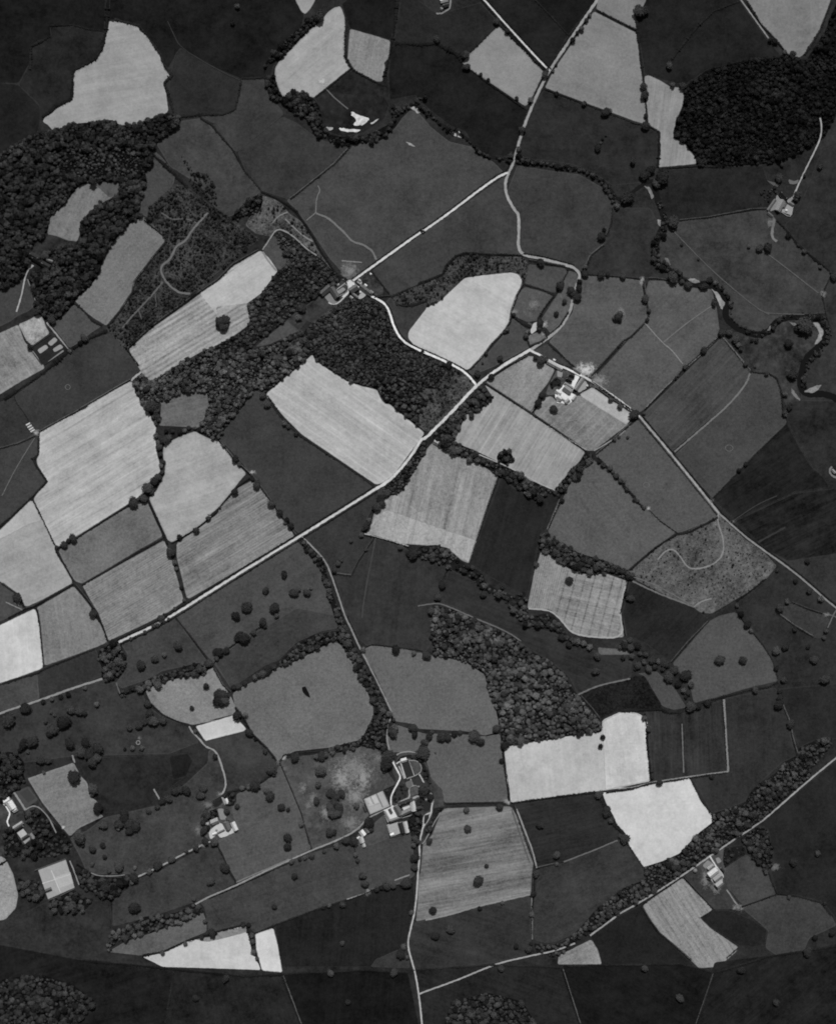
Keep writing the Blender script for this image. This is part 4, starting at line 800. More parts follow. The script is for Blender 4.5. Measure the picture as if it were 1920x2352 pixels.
path('D2 795,905 785,960 840,1120 830,1240 740,1320 590,1350 530,1310 490,1240 430,1180 370,1200 310,1270', 3.0, 112, 'winding white path over the right common')
path('D2 600,1645 660,1600 740,1580', 3.0, 110, 'short pale path at the foot of the common')
path('D2 110,1440 330,1545 600,1645', 3.0, 84, 'pale edge path below the common')
path('D2 100,1400 300,1470 560,1620', 2.0, 82, 'upper edge path below the common')
path('D2 925,950 1100,830 1260,760', 1.6, 54, 'pale headland on the black right field')
path('D2 1110,1130 1330,1010', 4.0, 47, 'pale streak in the dark streaked field')
path('C3 880,62 1040,72 1110,120 1170,190 1230,262 1400,292 1640,296 1610,120 C2 1610,1650 1650,1480', 3.0, 158, 'pale headland round the lone tree field')
path('C3 1270,750 1400,690 1500,660 1690,620', 3.0, 84, 'pale bank above the black nursery plot')
path('C3 0,40 130,20 200,25 480,150 700,240 820,320', 2.6, 80, 'pale path along the top of the big wood')
path('D3 838,785 850,1000 872,1362', 4.0, 108, 'straight chalky strip between the dark right fields')
path('D3 872,1360 560,1402 440,1422 260,1446 100,1492 0,1503', 2.6, 120, 'pale headland above the white five sided field')
path('D3 505,980 518,1370', 2.4, 84, 'thin pale tramline in the streaked dark field')
path('B2 1330,1095 1290,1300 1240,1560 1220,1736', 3.0, 56, 'faint double track in the dark pasture')
path('A3 1510,1000 1540,1050 1600,1110 1640,1160 B3 0,1170 60,1200 100,1300 145,1460 110,1540 F5 730,250', 3.2, 135, 'pale farm track from the white strip')
path('A3 1230,1500 1280,1590', 3.0, 125, 'short bright gate scrape in the rough field')
path('A3 580,1230 600,1290', 3.0, 120, 'short pale path at the crop corner')
path('A3 930,650 960,740', 2.5, 75, 'short path beside the tree clump')
path('A3 50,10 190,75', 2.2, 110, 'pale diagonal path in the corner plot')
path('F7 950,1120 1080,1300 1150,1420 1240,1510', 2.6, 110, 'pale path from the farm to the gate')
path('F4 1520,1140 1400,1330 1250,1640 1180,1720', 2.2, 112, 'straight path beside the hall shrubbery')
path('C4 785,270 850,440 915,610 945,740', 2.8, 128, 'pale bank along the streaky field hedge')
path('C4 745,270 840,560 890,700', 2.4, 70, 'dark headland inside the streaky field')
path('C4 1590,520 1400,600 1160,692', 2.6, 82, 'pale bank below the black field')
path('C4 905,960 910,1310', 2.4, 100, 'pale fence line down to the bottom lane')
path('C4 900,950 680,1000 470,1045 250,1115 60,1155', 3.6, 120, 'pale headland below the streaky field')
path('B4 220,855 640,670', 2.5, 92, 'pale headland above the lower lane')
path('B4 1100,990 1290,930', 2.2, 130, 'pale headland above the black bottom field')
path('B4 1480,840 1600,795', 2.6, 115, 'pale scrape left of the hall drive')
path('C2 1030,205 1340,395', 2.4, 150, 'bright headland beside the dividing hedge')
path('C2 905,95 935,45 945,10', 2.0, 150, 'pale path at the farm field corner')
path('C2 1270,150 1030,205', 0.9, 130, 'thin wheel line in the striped farm field')
path('C2 1400,400 1560,310 1650,240', 2.4, 125, 'pale headland of the farm field')
path('C2 1130,800 1030,1030', 2.0, 85, 'thin pale bank beside the black arable')
path('C2 460,420 760,545 960,660 1090,715', 2.2, 160, 'bright headland under the striped field')
path('B2 1240,1062 1400,1105 1590,1160', 2.4, 165, 'bright headland under the roadside striped field')
path('F4 710,270 800,210', 2.2, 190, 'short white path to the garden pavilion')
path('F4 790,240 880,530', 2.6, 180, 'white path left of the formal lawn')
path('F4 760,310 860,540', 3.0, 150, 'pale border beside the white path')
path('F4 930,195 1040,485', 1.6, 165, 'thin path right of the formal lawn')
path('F4 890,180 950,210 1060,210 1130,250 1170,330 1150,430 1040,490 900,540', 2.0, 130, 'curved path round the half moon garden')
path('F4 1130,460 1230,640', 2.6, 170, 'pale straight path in the lower garden')
path('F4 970,540 1010,660', 2.0, 140, 'path between the garden circles')
path('F4 1130,680 1050,660 960,700 940,790 960,860 900,910 790,950', 3.0, 140, 'round path before the hall')
path('F4 720,110 800,60 940,45 1100,75 1200,130 1250,220', 2.6, 125, 'pale arc path round the garden belt')
path('F6 290,170 520,525', 4.0, 125, 'broad straight path beside the tennis lawn')
path('F6 520,520 600,465 690,440 780,470 870,540 1000,700 1130,980', 2.4, 120, 'winding garden path by the crop edge')
path('FB 1100,180 1210,440 1330,780', 2.2, 130, 'straight path outside the lower walled garden')
path('A4 730,780 790,805 930,805 1000,795', 1.8, 105, 'thin curved path by the lower left trees')
path('FD 1560,900 1460,1000 1470,1160 1600,1290 1800,1360', 4.0, 92, 'pale curving drive on the right edge')
path('FE 1800,420 1640,680 1500,980 1380,1250', 2.6, 76, 'pale track at the right edge junction')
path('FE 1200,680 1400,730 1600,760 1800,880', 2.6, 72, 'cross track at the right edge junction')
import math as _m
for (t, x, y, a, b, lab) in (('D2', 220, 675, 24, 21, 'small pale ring in the lane side pasture'), ('D2', 880, 380, 30, 26, 'pale oval ring in the right pasture'), ('A1', 545, 1490, 20, 20, 'small pale ring in the dark left pasture'), ('C1', 1605, 925, 46, 46, 'trodden ring round the field copse'), ('A3', 1105, 1130, 15, 15, 'small white ring in the rough pasture')):
    path(t+' '+' '.join(f'{x+a*_m.cos(k*.45):.0f},{y+b*_m.sin(k*.45):.0f}' for k in range(15)), 1.2, 84 if t != 'A3' else 140, lab)
# ---------------------------------------------------------------- worn gateways and bleached patches
_z[0] = 1.35
worn('B1 1120,560,95,85', 135, 'bleached fan of trodden grass at the village gate')
worn('C1 1330,1350,110,70', 225, 'bright trodden fan beside the middle farm')
worn('C1 1440,1440,90,70', 150, 'fainter trodden patch right of the farm gate')
worn('A2 290,255,34', 190, 'white trodden gateway by the huts')
worn('B2 350,575,34,20', 190, 'white trodden gateway between bright and dark field')
worn('D1 185,640,26,45', 165, 'bright trodden gate by the ploughed pasture')
worn('D1 1215,170,40,60', 105, 'trodden slope under the hilltop farm')
worn('D1 1625,745,34,40', 125, 'trodden gate on the right grazing')
worn('D2 240,860,20', 190, 'small white gate spot in the hedge')
worn('D2 740,795,26', 120, 'pale gate spot on the common lane')
worn('D2 910,965,30,20', 115, 'pale gate spot above the common')
worn('D2 770,990,40,40', 120, 'trodden entrance of the right common')
worn('C4 720,215,30,26', 190, 'bright gateway corner above the black field')
worn('C3 700,1590,34,30', 150, 'bright scuffed corner of the hall pasture')
worn('B3 600,1250,26', 180, 'white trodden corner under the pond field')
worn('B3 550,1275,34', 130, 'pale gateway above the bleached pasture')
worn('B3 1150,1340,230,190', 130, 'large bleached patch in the blotchy pasture')
worn('B3 1060,1420,110,130', 165, 'whitish blotch in the blotchy pasture')
worn('B3 1230,1420,80,140', 165, 'second whitish blotch near the kitchen garden')
worn('B3 1170,1560,120,130', 150, 'bleached strip left of the kitchen garden')
worn('B3 750,1490,40,60', 120, 'small bleached spot left of the copse')
worn('B3 830,1580,60,80', 115, 'bleached ground beside the copse')
worn('B3 930,1690,60,80', 135, 'white ground at the foot of the copse')
worn('B4 1130,380,120,90', 120, 'bleached corner above the cottages')
worn('B3 1350,1250,60,60', 105, 'pale patch under the avenue end')
worn('B4 790,250,50,50', 105, 'small bleached spot in the lower blotchy pasture')
worn('C1 920,830,60,70', 115, 'bleached patch in the mottled paddock')
worn('C1 760,890,50,30', 135, 'pale gate corner of the bowl field')
worn('FA 760,270,110,110', 185, 'bright trodden ground by the cottage')
worn('FA 720,530,55', 150, 'small pale spot in the cottage paddock')
worn('D4 1240,730,60,40', 110, 'trodden gate by the small dark wood')
worn('D4 950,1055,60,34', 135, 'white trodden gate below the lower right farm')
worn('D4 770,900,60,60', 120, 'pale ground below the lower right farm yard')
worn('D4 690,830,50,90', 125, 'pale bank left of the lower right farm')
worn('F5 420,520,190,120', 105, 'trodden grass above the lower farm')
worn('F5 170,1150,110,190', 112, 'trodden grass left of the lower farm')
worn('F5 700,260,80', 165, 'bright gateway at the lower farm')
worn('F5 310,1530,130,70', 140, 'pale gateway left of the lower farm lane')
worn('B4 1270,930,26,40', 150, 'small bright gateway by the black bottom field')
worn('A1 1140,150,26', 150, 'bright gate at the top of the long grey field')
worn('A1 250,1100,50,40', 200, 'white patch in the mottled plot')
worn('A3 1115,1095,20', 120, 'pale halo beside the small ring')
worn('A4 510,415,18', 220, 'white spot at the crop corner')
worn('D3 1660,110,40,20', 120, 'pale junction patch near the right edge')
worn('B0 905,650,45,50', 205, 'whitish corner of the egg shaped field')
worn('C2 240,560,50,220', 165, 'paler band in the roadside striped field')
worn('C1 1620,890,40', 150, 'white trodden ground at the field copse')
worn('A2 150,1600,28,40', 205, 'white hollow under the corner clump')
# ================================================================ woods, belts and scrub (masses nobody could count)
_z[0] = 0.66
GROW = dict(r0=3.0, r1=5.6, space=6.2)
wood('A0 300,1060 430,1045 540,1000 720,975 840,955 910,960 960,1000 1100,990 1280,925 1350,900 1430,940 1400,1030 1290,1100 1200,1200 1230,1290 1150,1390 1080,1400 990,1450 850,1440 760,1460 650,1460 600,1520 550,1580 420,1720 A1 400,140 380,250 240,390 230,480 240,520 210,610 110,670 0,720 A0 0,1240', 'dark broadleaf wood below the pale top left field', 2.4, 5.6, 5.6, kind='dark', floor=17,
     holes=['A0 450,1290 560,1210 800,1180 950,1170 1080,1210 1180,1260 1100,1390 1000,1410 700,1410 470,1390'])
wood('A0 450,1290 560,1210 800,1180 950,1170 1080,1210 1180,1260 1100,1390 1000,1410 700,1410 470,1390', 'young scrubby growth in the heart of the left wood', 1.2, 3.4, 4.8, 'mid', None, .8, cat='scrub')
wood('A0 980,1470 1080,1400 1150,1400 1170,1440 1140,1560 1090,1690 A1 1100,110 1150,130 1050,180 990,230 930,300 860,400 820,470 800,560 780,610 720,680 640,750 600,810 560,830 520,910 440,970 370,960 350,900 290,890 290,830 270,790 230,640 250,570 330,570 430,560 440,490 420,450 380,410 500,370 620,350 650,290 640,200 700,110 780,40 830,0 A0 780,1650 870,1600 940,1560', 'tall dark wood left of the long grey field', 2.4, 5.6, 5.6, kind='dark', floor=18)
wood('A1 1190,60 1250,0 A0 1390,1470 1480,1480 1640,1600 1736,1680 B1 60,60 180,140 290,230 380,290 410,310 200,470 0,640 A1 1600,720 1200,1020 1040,1170 990,1200 940,1110 860,1050 850,1000 1000,860 1070,700 1100,640 1320,340 1300,290 1170,170', 'gorse and thorn scrub on the left common', .9, 2.8, 4.5, 'scrub', None, .66, cat='scrub',
     holes=['A1 1680,80 1550,250 1490,350 1420,380 1380,480 1310,520 1320,620 1440,730 1400,750 1280,620 1260,530 1280,500 1350,460 1400,340 1480,310 1540,210'])
wood('B1 540,250 720,330 880,440 1000,580 930,640 890,700 880,760 730,860 610,960 470,1070 360,1150 330,1190 280,1180 100,1180 40,1170 190,1090 310,1010 330,950 310,870 320,830 420,740 560,570 640,500 580,380 550,330', 'thorny wood between ridged field and village', 1.6, 3.8, 4.6, 'mid', 30, .88)
wood('B1 830,980 950,900 1050,830 1150,790 1300,800 1400,850 1450,960 1480,1060 1540,1130 1640,1180 1736,1240 C1 80,1250 200,1300 220,1340 200,1400 150,1500 0,1500 B1 1500,1400 1440,1400 1350,1490 1210,1470 1100,1430 1000,1370 860,1280 830,1210 720,1090', 'dense dark coppice below the village', 1.5, 3.3, 3.7, 'mid', 18)
wood('B1 330,1200 480,1160 720,1050 830,1200 640,1380 450,1530 380,1500 210,1710 B2 80,300 20,310 A2 1600,220 1650,100 1680,0 A1 1670,1620 1650,1530 1500,1520 1400,1560 1250,1610 1270,1700 A2 1280,140 1250,190 1190,100 1150,40 A1 1150,1640 1100,1560 1060,1440 1130,1380 1210,1450 1390,1330 1500,1270 1640,1190 1736,1170 B1 0,1200 100,1180', 'bumpy grey wood wrapping round the enclosed meadow', 2.2, 4.6, 5.0, 'wood', 24)
wood('C1 0,1490 60,1500 150,1510 200,1340 370,1360 460,1470 230,1736 C2 120,240 60,245 B2 1640,180 1530,90 B1 1530,1690 1440,1610 1400,1600 1370,1540 1350,1500 1420,1460 1500,1400', 'bushes on the rough ground by the crossroads', .9, 2.7, 5.2, 'scrub', None, .5, cat='scrub')
wood('B1 1400,1440 1500,1420 1640,1500 1736,1600 C2 0,60 10,200 B2 1640,180 1530,90 B1 1530,1690 1440,1610 1400,1600 1370,1540', 'dark thicket above the bright ridged field', 2.6, 5.0, 6.4, 'mid', 20, .9)
wood('C1 500,1490 600,1570 560,1620 480,1680 420,1720 C2 390,100 300,280 280,330 460,400 620,480 650,520 700,520 760,560 900,640 1080,710 1160,650 1200,560 1300,480 1340,410 1400,440 1380,490 1300,560 1290,600 1220,640 1180,720 1130,770 1040,740 990,800 880,760 760,680 660,590 600,590 540,520 450,490 350,450 270,410 170,370 110,290 230,160 330,60', 'wooded belt round the large striped field', 3.0, 5.4, 6.2, 'mid', 24)
wood('C2 690,395 735,410 760,455 740,500 690,515 640,500 625,455 645,410', 'round wooded clump in the striped field', 3.6, 6.0, 6.4, 'mid', 24)
wood('B2 1736,290 1736,400 1650,540 1570,680 1530,730 1470,760 1420,740 1400,770 1390,700 1450,650 1560,540 1620,440', 'dense narrow plantation beside the bright road', 2.0, 3.8, 5.0, 'mid', 24)
wood('C2 0,1160 150,1150 250,1190 340,1280 430,1320 520,1390 540,1450 620,1500 760,1560 850,1520 870,1620 C3 880,130 1010,100 1100,140 1200,290 1300,330 1380,370 1360,390 1250,340 1150,300 1090,230 870,200 790,130 C2 730,1630 600,1540 430,1430 350,1350 260,1350 180,1300 80,1280 0,1240 B2 1600,1200 1690,1180', 'winding tree belt under the black arable field', 2.8, 5.4, 7.2, 'mid', 30, .85)
wood('C2 970,1080 1020,1050 1100,1110 1290,1220 1500,1280 1660,1350 1736,1400 1736,1430 1660,1420 1550,1380 1350,1390 1200,1340 1060,1240 960,1190', 'thick tree belt above the lone tree field', 2.8, 5.4, 6.2, 'mid', 24)
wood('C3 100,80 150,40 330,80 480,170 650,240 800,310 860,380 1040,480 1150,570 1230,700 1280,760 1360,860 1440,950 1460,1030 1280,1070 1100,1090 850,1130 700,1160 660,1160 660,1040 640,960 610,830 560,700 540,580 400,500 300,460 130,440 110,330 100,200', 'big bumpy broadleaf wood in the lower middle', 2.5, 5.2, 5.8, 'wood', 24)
wood('B2 720,1090 780,1110 850,1200 915,1290 950,1420 990,1550 1040,1680 B3 1040,50 1080,170 1130,290 1190,420 1280,580 1360,720 1415,830 1480,950 1510,1020 1470,1080 1440,1040 1400,1100 1430,1230 1450,1310 1420,1330 1380,1280 1370,1190 1300,1170 1210,1160 1230,1080 1300,960 1330,860 1260,720 1190,600 1160,520 1100,400 1040,310 1030,200 1000,90 B2 1000,1720 960,1580 920,1430 860,1290 770,1190', 'long tree avenue leading to the hall', 2.8, 5.2, 6.4, 'mid', 24)
wood('B3 980,330 1040,310 1030,240 950,250 830,270 720,340 620,430 560,490 570,520 640,510 740,440 870,370', 'thick tree belt along the top of the pond field', 2.6, 4.8, 6.0, 'mid', 24)
wood('B3 960,1170 1210,1110 1220,1160 1080,1200 980,1220', 'tree belt along the foot of the pond field', 2.8, 5.2, 6.4, 'mid', 24)
wood('A3 800,380 870,330 970,320 980,400 1010,460 1000,530 930,620 860,640 810,610 820,540 780,460', 'egg shaped tree clump at the lane end', 3.4, 6.2, 7.4, 'mid', 24)
wood('A3 940,730 1050,700 1150,640 1300,590 1400,560 1480,520 1560,500 1700,490 1700,520 1620,590 1540,600 1440,610 1300,650 1200,690 1050,740 960,770', 'long tree row above the light grey field', 3.2, 5.8, 6.6, 'mid', 24)
wood('A3 0,1200 130,1210 200,1290 190,1380 210,1430 110,1530 0,1600', 'dark garden wood on the lower left edge', 3.6, 6.4, 7.4, 'dark', 18)
wood('F6 120,900 250,880 330,950 370,1080 480,1230 620,1130 720,1080 640,900 520,760 480,640 560,560 700,500 850,540 1000,720 1100,800 1250,920 1400,1100 1450,1230 1300,1330 1150,1400 900,1440 600,1440 300,1440 120,1400 100,1200', 'garden trees round the lower left house', 3.2, 6.0, 8.6, 'dark', 26, .85)
wood('FB 0,700 300,640 370,850 480,1050 450,1150 300,1120 100,1150 -100,1050 -200,600', 'dark trees left of the lower walled garden', 3.4, 6.0, 7.2, 'dark', 20)
wood('A4 610,700 730,780 850,820 1030,820 1020,880 930,960 870,980 640,900', 'dark trees right of the lower walled garden', 3.4, 6.0, 7.2, 'dark', 22)
wood('FB 560,1190 800,1100 1230,920 1330,1000 1500,1100 1700,1150 1500,1400 1200,1500 900,1500 700,1400', 'dark trees below the lower walled garden', 3.4, 6.0, 8.2, 'dark', 26, .8)
wood('D3 1320,1290 1420,1230 1440,1170 1560,1120 1700,1090 1690,1160 1600,1260 1530,1340 1510,1420 1250,1640 1140,1736 D4 1080,400 960,480 840,555 500,780 200,975 C4 1680,1030 1430,1200 1300,1290 1190,1390 1120,1440 950,1430 920,1340 1060,1360 1180,1320 1300,1210 1400,1090 1540,980 1650,890 1736,880 D4 100,880 230,820 200,740 340,690 480,630 600,500 750,375 750,310 830,280 1000,230 1050,140 1110,70 D3 1160,1440 1280,1350', 'long wooded bank beside the lower right lane', 2.2, 4.6, 5.6, 'mid', 26, .88)
wood('A4 870,1400 950,1310 1100,1290 1250,1230 1450,1180 1600,1100 1590,1010 1540,1040 1400,1100 1150,1130 1000,1220 900,1240 860,1330', 'thick tree belt at the lower left', 3.2, 5.6, 6.8, 'mid', 24)
wood('D4 985,500 1100,415 1180,430 1230,600 1220,740 1170,770 1060,650', 'small dark tongue shaped wood at lower right', 2.2, 4.4, 5.6, 'dark', 18)
wood('D0 520,700 700,560 1000,480 1300,450 1500,480 1736,420 1736,900 1640,1100 1400,1240 1250,1300 800,1330 630,1320 600,1230 540,1150 440,1080 440,1030 470,960 520,830', 'large blackish wood at the top right', 1.9, 4.2, 5.0, 'black', 19, .9)
wood('D0 1736,20 1640,260 1500,470 1736,430', 'blackish wood right of the pale wedge field', 2.4, 4.6, 7.0, 'black', 20, .7)
wood('B0 580,790 640,760 700,735 760,740 840,790 880,850 910,980 950,1060 900,1120 860,1080 800,960 640,890', 'dark alder wood at the river bend', 3.2, 5.6, 6.2, 'dark', 16)
wood('B0 440,600 470,500 560,480 620,420 700,330 800,230 900,150 860,110 740,210 640,300 540,400 450,500', 'dark belt left of the egg shaped field', 2.8, 5.0, 6.4, 'dark', 17)
wood('B0 440,620 520,610 560,740 600,790 560,830 500,780 460,700', 'dark river trees under the egg shaped field', 2.8, 5.0, 6.4, 'dark', 17)
wood('B0 940,1070 1060,1090 1200,1090 1300,1060 1420,1000 1470,960 1500,1000 1400,1100 1330,1140 1250,1130 1070,1170 950,1120', 'dark trees lining the foot of the river bend', 2.8, 5.0, 6.6, 'dark', 20, .85)
wood('C0 0,840 80,880 200,1010 330,1040 420,1130 500,1210 600,1260 760,1240 900,1280 1130,1310 1290,1330 1420,1380 1530,1500 1600,1620 1560,1640 1450,1440 1300,1370 1140,1350 960,1310 780,1300 560,1260 470,1220 420,1140 260,1060 100,950 0,860', 'dark alders lining the upper river', 2.6, 4.6, 5.2, 'dark', None, .9)
wood('D1 280,0 330,0 390,150 370,260 320,400 320,480 440,530 540,640 500,660 400,580 290,530 255,440 280,300 340,220 330,100', 'dark trees lining the river below the dark wood', 2.4, 4.4, 5.4, 'dark', None, .85)
wood('B0 1450,820 1520,870 1640,800 1736,760 C0 60,780 0,840 B0 1640,840 1560,880 1480,960 1440,900', 'dark trees at the river kink', 2.6, 4.6, 5.6, 'dark', None, .85)
wood('B0 180,1736 270,1640 330,1580 400,1550 430,1600 420,1660 320,1736 B1 300,110 230,170 180,140', 'dark trees beside the quarry ground', 2.8, 5.0, 6.2, 'dark', 18)
wood('B1 430,60 500,20 620,60 760,190 870,390 1000,570 900,560 760,380 700,290 600,220 520,170 400,240 320,170', 'scattered bushes in the quarry ground', 1.2, 2.8, 8.0, 'scrub', None, .45, cat='scrub')
wood('A0 1440,1250 1530,1400 1500,1440 1620,1600 1736,1640 1720,1480 1640,1370 1560,1380 1470,1240', 'thorn thicket above the scrubby common', 1.2, 2.8, 4.8, 'scrub', None, .8, cat='scrub')
wood('B1 1450,770 1560,730 1736,640 C1 0,660 200,590 240,520 310,440 400,420 560,440 740,440 830,440 880,510 870,590 830,640 800,590 740,565 500,590 360,610 170,800 80,840 B1 1720,820 1590,850 1490,830', 'bushes between the bowl field and the road bend', .9, 2.6, 5.0, 'scrub', None, .55, cat='scrub')
wood('D2 790,930 800,910 1000,1100 1160,1210 1260,1320 1180,1420 1080,1500 740,1700 650,1690 330,1530 80,1400 90,1340 300,1170 480,1070', 'low bushes scattered over the right common', .6, 1.7, 6.0, 'scrub', None, .38, cat='scrub')
wood('F5 300,800 440,680 640,620 690,830 600,850 480,900 400,940 300,900', 'dark orchard trees in the lower farm garden', 2.2, 3.8, 5.6, 'dark', 24)
wood('F5 790,310 1050,200 1080,480 1000,560 860,560 850,510 950,470 960,350', 'dark trees round the white shed', 1.8, 3.2, 5.2, 'dark', 26)
wood('F4 700,240 800,130 880,120 950,100 1100,130 1200,240 1290,400 1300,560 1350,640 1270,650 1240,500 1190,360 1130,240 1050,170 930,160', 'shrub belt round the hall garden', 1.8, 3.6, 6.4, 'dark', 34, .9)
wood('F4 620,880 700,760 780,640 860,640 900,780 900,890 780,930 700,960 640,960', 'shrubbery left of the hall', 1.6, 3.4, 5.8, 'dark', 46, .7)
wood('F4 1100,900 1200,900 1250,970 1200,1080 1080,1110 1050,1000', 'shrubs beside the hall front', 1.8, 3.6, 5.8, 'dark', 40, .8)
wood('F4 960,1220 1100,1120 1200,1220 1190,1420 1140,1560 1110,1736 1010,1736 1000,1560 940,1440 920,1300', 'dark trees between hall and drive', 2.8, 5.2, 7.0, 'dark', 26)
wood('F4 1380,1080 1460,1060 1600,1040 1540,1120 1400,1300 1260,1560 1200,1640 1240,1440 1360,1260', 'shrubs right of the hall drive', 2.0, 4.2, 6.8, 'dark', 36, .8)
wood('F4 480,730 690,650 640,780 560,850', 'orchard corner beside the kitchen garden', 1.8, 3.2, 5.8, 'dark', 36, .8)
wood('F1 450,760 620,600 740,700 700,800 560,870 460,860', 'garden trees left of the middle farmhouse', 2.2, 4.2, 5.8, 'dark', 34, .85)
wood('F3 0,700 300,520 460,620 420,760 240,950 0,1000', 'bushes left of the hilltop farm', 1.4, 3.0, 6.6, 'dark', None, .7)
wood('F2 0,0 480,0 560,120 700,260 520,420 440,340 320,340 170,560 100,640 0,740', 'dark wood behind the courtyard house', 2.2, 4.4, 6.2, 'dark', 22, .9)
wood('F7 880,100 1380,20 1440,180 1050,440 920,560 860,420', 'dark bushes above the lower right farm', 1.6, 3.2, 6.4, 'dark', 30, .7)

